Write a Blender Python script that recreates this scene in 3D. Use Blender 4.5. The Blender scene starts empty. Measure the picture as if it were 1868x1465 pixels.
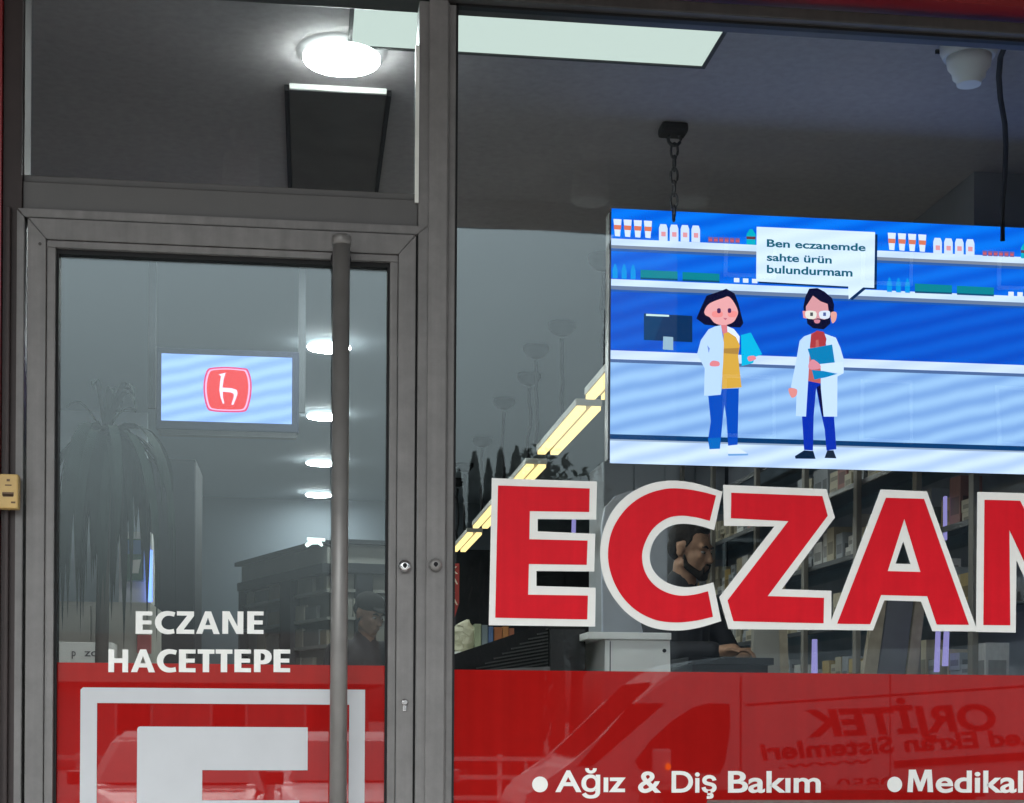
import bpy, bmesh, math, random
from mathutils import Vector, Matrix
random.seed(7)
SC = bpy.context.scene
COL = SC.collection
R = math.radians

# ------------------------------------------------------------------ camera, sky, sun, exposure
F, CX, CY = 2900.0, 934.0, 1312.0           # focal length and principal point in photo pixels
CAM = Vector((0.0, -4.08, 1.50))            # glass plane is y = 0, the shop is y > 0, the street y < 0
YAW, ROLL = math.atan(374 / F), R(0.35)
EXPO = 1.50
fwd = Vector((math.sin(YAW), math.cos(YAW), 0))
r0, u0 = Vector((math.cos(YAW), -math.sin(YAW), 0)), Vector((0, 0, 1))
rt = r0 * math.cos(ROLL) + u0 * math.sin(ROLL)
up = u0 * math.cos(ROLL) - r0 * math.sin(ROLL)
cd = bpy.data.cameras.new("camera")
cam = bpy.data.objects.new("camera", cd)
COL.objects.link(cam)
m4 = Matrix((rt, up, -fwd)).transposed().to_4x4()
m4.translation = CAM
cam.matrix_world = m4
cd.sensor_fit = 'HORIZONTAL'; cd.sensor_width = 36; cd.lens = 36 * F / 1868
cd.shift_y = (CY - 732.5) / 1868
cd.clip_start = 0.05; cd.clip_end = 2000
SC.camera = cam

SUN_EL, SUN_AZ = R(50), R(192)
w = bpy.data.worlds.new("World"); SC.world = w; w.use_nodes = True
wn = w.node_tree.nodes; wl = w.node_tree.links
bg = wn["Background"]
sky = wn.new("ShaderNodeTexSky"); sky.sky_type = 'NISHITA'; sky.sun_disc = False
sky.sun_elevation = SUN_EL; sky.sun_rotation = SUN_AZ
sky.air_density = 2.0; sky.dust_density = 6.0; sky.ozone_density = 1.0
hs = wn.new("ShaderNodeHueSaturation"); hs.inputs["Saturation"].default_value = 0.18
wl.new(sky.outputs[0], hs.inputs["Color"]); tn = wn.new("ShaderNodeMix"); tn.data_type = 'RGBA'; tn.blend_type = 'MULTIPLY'; tn.inputs[0].default_value = 1
tn.inputs[7].default_value = (.93, 1.0, 1.05, 1)
wl.new(hs.outputs[0], tn.inputs[6])
# an overcast sky is darker towards the horizon than overhead
tcw = wn.new("ShaderNodeTexCoord"); sxyz = wn.new("ShaderNodeSeparateXYZ"); wl.new(tcw.outputs["Generated"], sxyz.inputs[0])
mrw = wn.new("ShaderNodeMapRange"); mrw.inputs["From Min"].default_value = 0; mrw.inputs["From Max"].default_value = .34
mrw.inputs["To Min"].default_value = .42; mrw.inputs["To Max"].default_value = 1.05
wl.new(sxyz.outputs["Z"], mrw.inputs["Value"])
tn2 = wn.new("ShaderNodeMix"); tn2.data_type = 'RGBA'; tn2.blend_type = 'MULTIPLY'; tn2.inputs[0].default_value = 1
wl.new(tn.outputs[2], tn2.inputs[6]); wl.new(mrw.outputs[0], tn2.inputs[7]); wl.new(tn2.outputs[2], bg.inputs[0])
bg.inputs[1].default_value = 0.15
sd = bpy.data.lights.new("sun", 'SUN'); sd.energy = 1.0; sd.angle = R(20); sd.color = (1, .96, .9)
sun = bpy.data.objects.new("sun", sd); COL.objects.link(sun)
sdir = Vector((math.sin(SUN_AZ) * math.cos(SUN_EL), math.cos(SUN_AZ) * math.cos(SUN_EL), math.sin(SUN_EL)))
sun.rotation_euler = sdir.to_track_quat('Z', 'Y').to_euler()
sun.location = (0, -30, 40)

SC.render.engine = 'CYCLES'
SC.view_settings.view_transform = 'Standard'
SC.view_settings.look = 'None'
SC.view_settings.exposure = EXPO
SC.view_settings.gamma = 1
SC.cycles.use_denoising = True
SC.cycles.max_bounces = 10
SC.cycles.transparent_max_bounces = 16
SC.cycles.sample_clamp_indirect = 4


def P(px, py, y=0.0):
    """The point of the plane y = const (parallel to the shop front) that the photo shows at pixel px, py."""
    d = fwd + rt * ((px - CX) / F) - up * ((py - CY) / F)
    return CAM + d * ((y - CAM.y) / d.y)


def PD(px, py, D):
    return P(px, py, D + CAM.y)


# ------------------------------------------------------------------ materials
def lin(c):
    return tuple(((v / 255) / 12.92 if v <= 10 else (((v / 255) + .055) / 1.055) ** 2.4) for v in c)


MATS = {}


def mat(name, col, rough=.5, metal=0.0, spec=.5, ior=1.5, var=.12, scale=6.0, bump=0.0, bscale=60.0, coat=0.0, detail=4.0):
    """Principled surface whose colour and roughness wander a little (real wear and unevenness)."""
    if name in MATS:
        return MATS[name]
    m = bpy.data.materials.new(name); m.use_nodes = True
    n, l = m.node_tree.nodes, m.node_tree.links
    b = n["Principled BSDF"]
    tc = n.new("ShaderNodeTexCoord")
    no = n.new("ShaderNodeTexNoise"); no.inputs["Scale"].default_value = scale; no.inputs["Detail"].default_value = detail
    l.new(tc.outputs["Object"], no.inputs["Vector"])
    rp = n.new("ShaderNodeValToRGB")
    rp.color_ramp.elements[0].position = .3; rp.color_ramp.elements[1].position = .7
    rp.color_ramp.elements[0].color = tuple(max(0, c * (1 - var)) for c in col) + (1,)
    rp.color_ramp.elements[1].color = tuple(min(1, c * (1 + var)) for c in col) + (1,)
    l.new(no.outputs["Fac"], rp.inputs[0]); l.new(rp.outputs[0], b.inputs["Base Color"])
    mr = n.new("ShaderNodeMapRange")
    mr.inputs["To Min"].default_value = max(0, rough - .06 * min(1, rough * 4)); mr.inputs["To Max"].default_value = min(1, rough + .08 * min(1, rough * 4))
    l.new(no.outputs["Fac"], mr.inputs["Value"]); l.new(mr.outputs[0], b.inputs["Roughness"])
    b.inputs["Metallic"].default_value = metal
    b.inputs["IOR"].default_value = ior
    b.inputs["Specular IOR Level"].default_value = spec
    b.inputs["Coat Weight"].default_value = coat
    if bump:
        n2 = n.new("ShaderNodeTexNoise"); n2.inputs["Scale"].default_value = bscale; n2.inputs["Detail"].default_value = 6
        l.new(tc.outputs["Object"], n2.inputs["Vector"])
        bp = n.new("ShaderNodeBump"); bp.inputs["Strength"].default_value = bump; bp.inputs["Distance"].default_value = .004
        l.new(n2.outputs["Fac"], bp.inputs["Height"]); l.new(bp.outputs[0], b.inputs["Normal"])
    MATS[name] = m
    return m


def grime(m, amount=.22):
    """Vertical dirt streaks and patches worked into a material's own colour."""
    n, l = m.node_tree.nodes, m.node_tree.links
    b = n["Principled BSDF"]; src = b.inputs["Base Color"].links[0].from_socket
    tc = n.new("ShaderNodeTexCoord"); mp = n.new("ShaderNodeMapping"); mp.inputs["Scale"].default_value = (38, 38, 1.1)
    no = n.new("ShaderNodeTexNoise"); no.inputs["Scale"].default_value = 1; no.inputs["Detail"].default_value = 5
    l.new(tc.outputs["Object"], mp.inputs[0]); l.new(mp.outputs[0], no.inputs["Vector"])
    n2 = n.new("ShaderNodeTexNoise"); n2.inputs["Scale"].default_value = 22; n2.inputs["Detail"].default_value = 8; n2.inputs["Roughness"].default_value = .7
    l.new(tc.outputs["Object"], n2.inputs["Vector"])
    ad = n.new("ShaderNodeMath"); ad.operation = 'ADD'; l.new(no.outputs["Fac"], ad.inputs[0]); l.new(n2.outputs["Fac"], ad.inputs[1])
    mr = n.new("ShaderNodeMapRange"); mr.inputs["From Min"].default_value = .7; mr.inputs["From Max"].default_value = 1.3
    mr.inputs["To Min"].default_value = 1 - amount; mr.inputs["To Max"].default_value = 1 + amount * .5
    l.new(ad.outputs[0], mr.inputs["Value"])
    mx = n.new("ShaderNodeMix"); mx.data_type = 'RGBA'; mx.blend_type = 'MULTIPLY'; mx.inputs[0].default_value = 1
    l.new(src, mx.inputs[6]); l.new(mr.outputs[0], mx.inputs[7]); l.new(mx.outputs[2], b.inputs["Base Color"])


def emit(name, col, strength, moire=0.0):
    if name in MATS:
        return MATS[name]
    m = bpy.data.materials.new(name); m.use_nodes = True
    n, l = m.node_tree.nodes, m.node_tree.links
    n.remove(n["Principled BSDF"])
    e = n.new("ShaderNodeEmission"); e.inputs[0].default_value = (*col, 1); e.inputs[1].default_value = strength
    l.new(e.outputs[0], n["Material Output"].inputs[0])
    if moire:                                  # the scan bands of an LED wall: slanted, slightly tinted
        g = n.new("ShaderNodeTexCoord")
        mp = n.new("ShaderNodeMapping"); mp.inputs["Rotation"].default_value = (0, R(14), 0)
        l.new(g.outputs["Object"], mp.inputs[0])
        wv = n.new("ShaderNodeTexWave"); wv.bands_direction = 'Z'; wv.inputs["Scale"].default_value = 5.2
        wv.inputs["Distortion"].default_value = 1.2; wv.inputs["Detail"].default_value = 1.5; wv.inputs["Detail Scale"].default_value = 1.2
        l.new(mp.outputs[0], wv.inputs["Vector"])
        rp = n.new("ShaderNodeValToRGB")
        rp.color_ramp.elements[0].color = (*[c * (1 - moire * k) for c, k in zip(col, (1.25, .95, .45))], 1)
        rp.color_ramp.elements[1].color = (*[c * (1 + moire * k) for c, k in zip(col, (.55, .5, .2))], 1)
        l.new(wv.outputs["Fac"], rp.inputs[0]); l.new(rp.outputs[0], e.inputs[0])
    MATS[name] = m
    return m


def glass_mat(name, tint, ior, rough=0.0):
    m = bpy.data.materials.new(name); m.use_nodes = True
    n, l = m.node_tree.nodes, m.node_tree.links
    n.remove(n["Principled BSDF"])
    t = n.new("ShaderNodeBsdfTransparent"); t.inputs[0].default_value = (*tint, 1)
    g = n.new("ShaderNodeBsdfGlossy"); g.inputs["Roughness"].default_value = rough; g.inputs[0].default_value = (.80, .94, 1.0, 1)
    f = n.new("ShaderNodeFresnel"); f.inputs[0].default_value = ior
    mx = n.new("ShaderNodeMixShader")
    l.new(f.outputs[0], mx.inputs[0]); l.new(t.outputs[0], mx.inputs[1]); l.new(g.outputs[0], mx.inputs[2])
    l.new(mx.outputs[0], n["Material Output"].inputs[0])
    # a very slight waviness, as in any float glass
    tc = n.new("ShaderNodeTexCoord"); no = n.new("ShaderNodeTexNoise"); no.inputs["Scale"].default_value = 2.2; no.inputs["Detail"].default_value = 1
    l.new(tc.outputs["Object"], no.inputs["Vector"])
    bp = n.new("ShaderNodeBump"); bp.inputs["Strength"].default_value = .05; bp.inputs["Distance"].default_value = .01
    l.new(no.outputs["Fac"], bp.inputs["Height"]); l.new(bp.outputs[0], g.inputs["Normal"])
    MATS[name] = m
    return m


EK = 1 / (.86 * 2 ** EXPO)                     # what a screen must emit to be seen at its display value through the pane
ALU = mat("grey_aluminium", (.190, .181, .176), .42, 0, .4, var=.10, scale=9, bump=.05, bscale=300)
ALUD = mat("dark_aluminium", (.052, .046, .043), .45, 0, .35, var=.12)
JAMB = mat("brown_jamb_paint", (.040, .028, .027), .5, 0, .35, var=.18)
GASK = mat("black_rubber", (.010, .010, .011), .6, 0, .3)
REDWALL = mat("red_cladding", (.22, .016, .018), .35, 0, .5)
FILM = mat("red_window_film", (.365, .009, .008), .012, 0, .5, ior=1.52, var=.05, scale=2.0)
VRED = mat("red_vinyl", (.73, .010, .022), .42, 0, .12, var=.04, scale=12)
VWHITE = mat("white_vinyl", (.90, .89, .85), .4, 0, .35, var=.03, scale=12)
LWHITE = mat("cool_white_vinyl", (.57, .58, .60), .3, 0, .4, var=.03, scale=8)
STEEL = mat("brushed_steel", (.23, .22, .21), .38, .3, .5, var=.10, scale=14)
CHROME = mat("polished_steel", (.75, .75, .76), .15, 1.0)
BRASS = mat("yellow_plate", (.56, .37, .13), .42, 0, .4, var=.12, scale=20)
INKB = mat("brown_print", (.12, .06, .02), .5)
GLASS = glass_mat("window_glass", (.970, .982, .979), 1.40)
SHELFGLASS = glass_mat("shelf_glass", (.78, .86, .86), 1.5)
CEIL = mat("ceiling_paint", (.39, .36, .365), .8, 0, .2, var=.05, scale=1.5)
WALLP = mat("shop_wall_paint", (.11, .13, .15), .7, 0, .25, var=.06, scale=1.2)
FLOORT = mat("floor_tile", (.36, .35, .33), .25)
BLACK = mat("black_plastic", (.012, .012, .014), .35)
MATTBLK = mat("matt_black", (.016, .016, .018), .75, 0, .2)
WHITEP = mat("white_laminate", (.86, .86, .83), .4, var=.04)
DARKWOOD = mat("dark_panel", (.022, .024, .029), .7, 0, .15, var=.15)
BEIGE = mat("pale_wood", (.42, .36, .26), .5, var=.15, scale=20)
LAMPW = emit("lamp_diffuser", (.90, 1.0, .98), 54.0)
PANELL = emit("panel_diffuser", lin((206, 224, 217)), .92 * EK)
TUBEY = emit("warm_tube", lin((255, 224, 150)), 1.45 * EK)
PURPLE = emit("violet_led", (.48, .44, 1.0), .21)
BLUELED = emit("blue_led", (.10, .20, 1.0), 1.3)


for m_ in (ALU, ALUD, JAMB): grime(m_)
grime(FILM, .10); grime(VRED, .08); grime(CEIL, .12)

# ------------------------------------------------------------------ mesh helpers
WLOC = {}


class MB:
    def __init__(s):
        s.bm = bmesh.new()

    def box(s, x0, x1, y0, y1, z0, z1, bev=0.0, mi=0):
        r = bmesh.ops.create_cube(s.bm, size=1)
        for v in r['verts']:
            v.co = Vector(((x0 + x1) / 2 + v.co.x * (x1 - x0), (y0 + y1) / 2 + v.co.y * (y1 - y0), (z0 + z1) / 2 + v.co.z * (z1 - z0)))
        fs = {f for v in r['verts'] for f in v.link_faces}
        for f in fs: f.material_index = mi
        if bev:
            es = {e for v in r['verts'] for e in v.link_edges}
            bmesh.ops.bevel(s.bm, geom=list(es), offset=bev, segments=2, affect='EDGES', profile=.6, clamp_overlap=True)
        return s

    def prism(s, pts, y0, y1, mi=0, bev=0.0):
        """A closed outline of points (x, z), straight from y0 to y1."""
        a = [s.bm.verts.new((p[0], y0, p[1])) for p in pts]
        b = [s.bm.verts.new((p[0], y1, p[1])) for p in pts]
        k = len(pts)
        fs = [s.bm.faces.new(a), s.bm.faces.new(b[::-1])]
        for i in range(k):
            fs.append(s.bm.faces.new((a[i], b[i], b[(i + 1) % k], a[(i + 1) % k])))
        for f in fs: f.material_index = mi
        if bev:
            bmesh.ops.bevel(s.bm, geom=list({e for f in fs for e in f.edges}), offset=bev, segments=2, affect='EDGES', clamp_overlap=True)
        bmesh.ops.recalc_face_normals(s.bm, faces=s.bm.faces[:])
        return s

    def prism_x(s, pts, x0, x1, mi=0):
        """A closed outline of points (y, z), straight from x0 to x1."""
        a = [s.bm.verts.new((x0, p[0], p[1])) for p in pts]
        b = [s.bm.verts.new((x1, p[0], p[1])) for p in pts]
        k = len(pts)
        fs = [s.bm.faces.new(a), s.bm.faces.new(b[::-1])]
        for i in range(k):
            fs.append(s.bm.faces.new((a[i], b[i], b[(i + 1) % k], a[(i + 1) % k])))
        for f in fs: f.material_index = mi
        bmesh.ops.recalc_face_normals(s.bm, faces=fs)
        return s

    def tube(s, pts, rad, n=12, mi=0):
        pts = [Vector(p) for p in pts]
        rads = rad if isinstance(rad, (list, tuple)) else [rad] * len(pts)
        rings = []
        for i, p in enumerate(pts):
            t = (pts[min(i + 1, len(pts) - 1)] - pts[max(i - 1, 0)]).normalized()
            ref = Vector((0, 0, 1)) if abs(t.z) < .9 else Vector((1, 0, 0))
            a = t.cross(ref).normalized(); b = t.cross(a)
            rings.append([s.bm.verts.new(p + (a * math.cos(2 * math.pi * k / n) + b * math.sin(2 * math.pi * k / n)) * rads[i]) for k in range(n)])
        fs = []
        for i in range(len(rings) - 1):
            for k in range(n):
                fs.append(s.bm.faces.new((rings[i][k], rings[i][(k + 1) % n], rings[i + 1][(k + 1) % n], rings[i + 1][k])))
        fs.append(s.bm.faces.new(rings[0][::-1])); fs.append(s.bm.faces.new(rings[-1]))
        for f in fs: f.material_index = mi; f.smooth = len(f.verts) == 4
        return s

    def lathe(s, c, prof, axis='z', n=28, mi=0):
        """Profile of (radius, offset along the axis) turned about the axis through c."""
        c = Vector(c); rings = []
        for r, h in prof:
            ring = []
            for k in range(n):
                a = 2 * math.pi * k / n
                q = (r * math.cos(a), r * math.sin(a))
                ring.append(s.bm.verts.new(c + (Vector((q[0], q[1], h)) if axis == 'z' else Vector((q[0], h, q[1])) if axis == 'y' else Vector((h, q[0], q[1])))))
            rings.append(ring)
        fs = []
        for i in range(len(rings) - 1):
            for k in range(n):
                fs.append(s.bm.faces.new((rings[i][k], rings[i][(k + 1) % n], rings[i + 1][(k + 1) % n], rings[i + 1][k])))
        caps = [s.bm.faces.new(rings[0][::-1]), s.bm.faces.new(rings[-1])]
        for f in fs: f.smooth = True; f.material_index = mi
        for f in caps: f.material_index = mi
        bmesh.ops.recalc_face_normals(s.bm, faces=fs + caps)
        return s

    def ball(s, c, rx, ry, rz, n=16, mi=0, rot=None):
        r = bmesh.ops.create_uvsphere(s.bm, u_segments=n, v_segments=max(6, n * 2 // 3), radius=1)
        for v in r['verts']:
            q = Vector((v.co.x * rx, v.co.y * ry, v.co.z * rz))
            if rot is not None: q = rot @ q
            v.co = q + Vector(c)
        for f in {f for v in r['verts'] for f in v.link_faces}: f.smooth = True; f.material_index = mi
        return s

    def mesh(s, me, mi=0):
        n0 = len(s.bm.faces)
        s.bm.from_mesh(me)
        s.bm.faces.ensure_lookup_table()
        for f in s.bm.faces[n0:]: f.material_index = mi
        return s

    def quad(s, pts, mi=0):
        f = s.bm.faces.new([s.bm.verts.new(p) for p in pts]); f.material_index = mi
        return s

    def build(s, name, mats, parent=None):
        me = bpy.data.meshes.new(name)
        off = WLOC.get(parent.name, Vector((0, 0, 0))) if parent else Vector((0, 0, 0))
        if parent is None:
            bb = [v.co for v in s.bm.verts]
            off = Vector(((min(v.x for v in bb) + max(v.x for v in bb)) / 2, (min(v.y for v in bb) + max(v.y for v in bb)) / 2, min(v.z for v in bb)))
        for v in s.bm.verts: v.co -= off
        s.bm.to_mesh(me); s.bm.free()
        for m in (mats if isinstance(mats, (list, tuple)) else [mats]): me.materials.append(m)
        o = bpy.data.objects.new(name, me); COL.objects.link(o)
        if parent: o.parent = parent
        else: o.location = off
        WLOC[o.name] = off.copy()
        return o


def tag(o, label=None, cat=None, group=None, kind=None):
    if label: o["label"] = label
    if cat: o["category"] = cat
    if group: o["group"] = group
    if kind: o["kind"] = kind
    return o


def empty(name, loc, label, cat, group=None):
    o = bpy.data.objects.new(name, None); COL.objects.link(o)
    o.location = loc; o.empty_display_size = .1
    WLOC[o.name] = Vector(loc)
    return tag(o, label, cat, group)


def structure(name, mb, m):
    return tag(mb.build(name, m), kind='structure')


def outline(contours, y, th=.0008):
    """A flat sheet (with holes) cut to contours of (x, z) points: a vinyl sticker lying at depth y."""
    cu = bpy.data.curves.new("cut", 'CURVE'); cu.dimensions = '2D'; cu.fill_mode = 'BOTH'; cu.extrude = th
    for c in contours:
        sp = cu.splines.new('POLY'); sp.points.add(len(c) - 1)
        for i, p in enumerate(c): sp.points[i].co = (p[0], p[1], 0, 1)
        sp.use_cyclic_u = True
    ob = bpy.data.objects.new("cut", cu)
    me = bpy.data.meshes.new_from_object(ob)
    for v in me.vertices: v.co = Vector((v.co.x, y - v.co.z, v.co.y))
    bpy.data.objects.remove(ob); bpy.data.curves.remove(cu)
    return me


def text_mesh(s, bold=.018, shear=0.0, th=.01):
    cu = bpy.data.curves.new("text", 'FONT'); cu.body = s; cu.offset = bold; cu.shear = shear; cu.extrude = th; cu.size = 1; cu.resolution_u = 6
    ob = bpy.data.objects.new("text", cu)
    me = bpy.data.meshes.new_from_object(ob)
    bpy.data.objects.remove(ob); bpy.data.curves.remove(cu)
    return me


def fit_text(s, x0, x1, z0, y, h=None, bold=.018, th=.0008, mirror=False, shear=0.0, slope=0.0, cap=.729):
    """Text between x0 and x1 with its baseline at z0; mirror: read from the other side (along -x, facing +y)."""
    me = text_mesh(s, bold, shear)
    a = min(v.co.x for v in me.vertices); b = max(v.co.x for v in me.vertices)
    sx = (x1 - x0) / (b - a); sz = h / cap if h else sx
    for v in me.vertices:
        u = (v.co.x - a) * sx
        x = x1 - u if mirror else x0 + u
        v.co = Vector((x, y + (v.co.z * th / .01) * (1 if mirror else -1), z0 + v.co.y * sz + slope * (x - x0)))
    return me


def smooth_closed(pts, corners, sub=5):
    """Catmull-Rom through pts, but straight through the points whose index is a corner."""
    out, n = [], len(pts)
    for i in range(n):
        p0, p1, p2, p3 = (Vector(pts[(i + k) % n]) for k in (-1, 0, 1, 2))
        if i in corners: p0 = p1 - (p2 - p1)
        if (i + 1) % n in corners: p3 = p2 + (p2 - p1)
        if i in corners and (i + 1) % n in corners:
            out.append(tuple(p1)); continue
        for k in range(sub):
            t = k / sub
            out.append(tuple(.5 * ((2 * p1) + (p2 - p0) * t + (2 * p0 - 5 * p1 + 4 * p2 - p3) * t * t + (3 * p1 - p0 - 3 * p2 + p3) * t ** 3)))
    return out


def Q(pts, y=0.0, ox=0.0, oy=0.0, s=1.0):
    """Photo pixels (or pixels of an enlarged crop) to (x, z) on the plane y."""
    o = []
    for p in pts:
        v = P(ox + p[0] / s, oy + p[1] / s, y); o.append((v.x, v.z))
    return o


ZF = .64                                        # shop floor, two steps above the street
ZC = CAM.z + 2.0                                # shop ceiling
X_L, X_R, Y_B = -2.7, 2.78, 10.6

# ------------------------------------------------------------------ setting: street, shop shell, canopy
ASPH = mat("asphalt", (.055, .055, .057), .8, bump=.4, bscale=90, var=.25, scale=3)
PAVE = mat("paving_stone", (.24, .23, .215), .75, var=.18, scale=5, bump=.2, bscale=40)
structure("street", MB().box(-400, 400, -700, -5.2, -.30, -.12), ASPH)
pv = MB(); pv.box(-30, 30, -5.2, -1.62, -.30, 0)
structure("pavement", pv, PAVE)
st = MB(); st.box(-30, 30, -1.62, -1.30, -.3, .21); st.box(-30, 30, -1.30, -.98, -.3, .43); st.box(-30, 30, -.98, .10, -.3, ZF - .004, bev=.006)
structure("entrance_steps", st, PAVE)
structure("shop_floor", MB().box(X_L, X_R, .104, Y_B, ZF - .1, ZF), FLOORT)
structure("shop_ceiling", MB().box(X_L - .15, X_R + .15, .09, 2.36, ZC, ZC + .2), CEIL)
structure("rear_ceiling", MB().box(X_L - .15, X_R + .15, 2.364, Y_B, ZC + .002, ZC + .2), mat("rear_ceiling_veil_tone", (.22, .25, .28), .8, 0, .2, var=.04, scale=.8))  # separate bluish tone puts the pane's cool reflection veil into the ceiling colour
structure("back_wall", MB().box(X_L - .15, X_R + .15, Y_B, Y_B + .2, ZF - .1, ZC + .2), WALLP)
structure("side_wall", MB().box(X_L - .15, X_L, .09, Y_B, ZF - .1, ZC), WALLP)
structure("side_wall", MB().box(X_R, X_R + .15, .09, Y_B, ZF - .1, ZC), WALLP)
CANO = mat("canopy_soffit", (.16, .15, .15), .8, var=.1)
cn = MB(); cn.box(-14, 14, -3.84, -.06, 4.10, 4.36); cn.box(-14, 14, -3.92, -3.84, 3.98, 4.5)
tag(cn.build("canopy", CANO), "dark concrete canopy overhead reflected in the top of the windows", "canopy")
# walls left, right and above the shop front
lw = MB(); lx = P(7, 700).x
lw.box(-14, lx, -.05, .25, ZF - .7, 4.1)
tag(lw.build("outer_wall", REDWALL), "dark red cladding strip at the left edge beside the door frame", "wall")
rw = MB(); rw.box(P(2050, 700).x, 14, -.02, .25, -.3, 4.1)
tag(rw.build("outer_wall", REDWALL), "red cladded wall beyond the right end of the shop window", "wall")
zs = P(1640, 0, -.09).z
sg = MB(); sg.box(lx + .002, P(2050, 700).x - .002, -.09, .05, zs + .004, 4.095)
tag(sg.build("shop_sign", REDWALL), "red fascia board running above the top window bar", "sign board")

# ------------------------------------------------------------------ shop front: frame, panes, door
XL, X_M0, X_M1, X_END = P(33, 700).x, P(757, 900).x, P(826, 900).x, P(2050, 700).x
fr = empty("window_wall", (X_M0, 0, ZF), "grey aluminium shop front frame holding the door, the transom and the big window", "window frame")
jb = MB(); jb.box(lx + .002, XL + .012, -.035, .09, ZF, zs)
jb.box(lx + .012, XL - .012, -.05, -.035, ZF, P(33, 388).z, bev=.003)
jb.box(XL + .0125, P(47, 200).x, -.018, .012, P(400, 352).z + .018, zs)
jb.build("left_jamb", JAMB, fr)
mu = MB(); zt = P(790, 12).z
mu.box(X_M0 + .002, X_M1 - .018, -.030, .07, ZF, zt, bev=.003)
mu.box(X_M0 + .027, P(810, 900).x, -.042, -.030, ZF, zt, bev=.002)
mu.box(X_M1 - .018, X_M1, -.018, .07, ZF, zt, bev=.002)
mu.build("mullion", ALU, fr)
tb = MB()
tz0, tz1 = P(1323, 41).z, P(1323, 20).z
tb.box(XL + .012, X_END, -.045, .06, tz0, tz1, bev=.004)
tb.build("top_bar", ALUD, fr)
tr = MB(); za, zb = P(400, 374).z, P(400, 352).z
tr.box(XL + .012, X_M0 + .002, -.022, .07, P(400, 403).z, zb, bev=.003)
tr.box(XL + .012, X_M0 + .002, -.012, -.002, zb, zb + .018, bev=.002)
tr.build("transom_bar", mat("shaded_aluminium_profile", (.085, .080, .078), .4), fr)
glint = MB(); bx = P(762, 220, .06).x
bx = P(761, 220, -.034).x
glint.box(bx - .005, bx + .005, -.036, -.0302, P(762, 371, -.03).z, P(762, 84, -.03).z, bev=.001)
glint.build("painted_reflection_strip", mat("reflection_white", (.80, .80, .74), .25), fr)  # white strip standing in for the light panel's reflection on the mullion
# outer door frame (mitred look: head across, jambs butted below with a hair gap)
df = MB()
y0 = -.036
hd = [P(34, 388).z, P(34, 402).z]
h0, h1 = P(400, 403.5).z, P(400, 419).z
df.prism([(XL, h0), (P(50, 402).x, h1), (X_M0 - .002, h1), (X_M0 + .024, h0)], y0, .05, bev=.0015)
df.prism([(XL, h0 - .002), (P(50, 402).x - .001, h1 - .001), (P(50, 402).x - .001, ZF), (XL, ZF)], y0, .05, bev=.0015)
df.build("door_frame", ALU, fr)
sill = MB(); sill.box(X_M1, X_END, -.03, .07, ZF, ZF + .09, bev=.003)
sill.build("bottom_sill", ALU, fr)
# panes
wp = MB(); wp.box(X_M1 - .01, X_END - .01, -.004, .004, ZF + .085, tz0 + .01)
wp.build("window_pane", GLASS, fr)
wp = MB(); wp.box(XL + .03, X_M0 + .012, -.004, .004, zb + .01, tz0 + .01)
wp.build("transom_pane", GLASS, fr)
wp = MB(); wp.box(XL + .03, X_END - .01, -.004, .004, tz1 - .01, zs + .02)
wp.build("top_light_pane", GLASS, fr)
rbd = MB(); rbd.box(X_M1, X_M1 + .006, -.012, .01, ZF + .09, tz0)
rbd.box(X_M1, X_END - .01, -.012, .01, tz0 - .007, tz0)
rbd.build("window_gasket", GASK, fr)

# ---- the door leaf
dx0, dx1 = P(53, 900).x, P(754, 900).x
dz1 = P(400, 422).z
gx0, gx1, gz1 = P(105, 900).x, P(705, 900).x, P(400, 479).z
dr = empty("shop_door", ((dx0 + dx1) / 2, 0, ZF), "grey aluminium glass door with red lower film and long bar handle", "door")
st_ = MB()
sx0, sx1 = P(86, 900).x, P(723, 900).x
sz = P(400, 458).z
st_.prism([(dx0, dz1), (sx0, sz), (sx0, ZF + .12), (dx0, ZF + .008)], -.040, .03, bev=.0015)
st_.prism([(dx1, dz1), (sx1, sz), (sx1, ZF + .12), (dx1, ZF + .008)], -.040, .03, bev=.0015)
st_.prism([(dx0 + .0012, dz1 + .0012), (dx1 - .0012, dz1 + .0012), (sx1 - .0005, sz + .0006), (sx0 + .0005, sz + .0006)], -.040, .03, bev=.0015)
st_.box(sx0, sx1, -.040, .03, ZF + .01, ZF + .12, bev=.0015)
st_.build("door_leaf", ALU, dr)
bd = MB(); w_ = .018
bd.box(sx0 + .001, gx0 - .003, -.033, .02, ZF + .12, sz - .018, bev=.002)
bd.box(gx1 + .004, sx1 - .001, -.033, .02, ZF + .12, sz - .018, bev=.002)
bd.box(sx0 + .001, sx1 - .001, -.035, .02, sz - .018, sz - .001, bev=.002)
bd.build("glazing_bead", ALU, dr)
gk = MB()
gk.box(gx0 - .003, gx0 + .003, -.020, .02, ZF + .12, sz - .018)
gk.box(gx1 - .002, gx1 + .004, -.020, .02, ZF + .12, sz - .018)
gk.box(gx0, gx1, -.0195, .02, gz1, sz - .018)
gk.build("rubber_gasket", GASK, dr)
MB().box(gx0 - .001, gx1 + .001, -.004, .004, ZF + .11, sz - .02).build("door_glass", GLASS, dr)
# hairline black gap round the leaf
gp = MB()
gp.box(P(50, 900).x, dx0, -.02, -.01, ZF, h1); gp.box(dx1, X_M0 + .002, -.02, -.01, ZF, h1); gp.box(dx0, dx1, -.02, -.01, dz1, h1)
gp.build("door_gap_seal", GASK, fr)
rv = MB(); q = P(73, 445, -.04); rv.lathe((q.x, -.0415, q.z), [(.004, 0), (.004, .0012)], 'y', 12)
rv.build("rivet", ALUD, dr)
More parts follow.
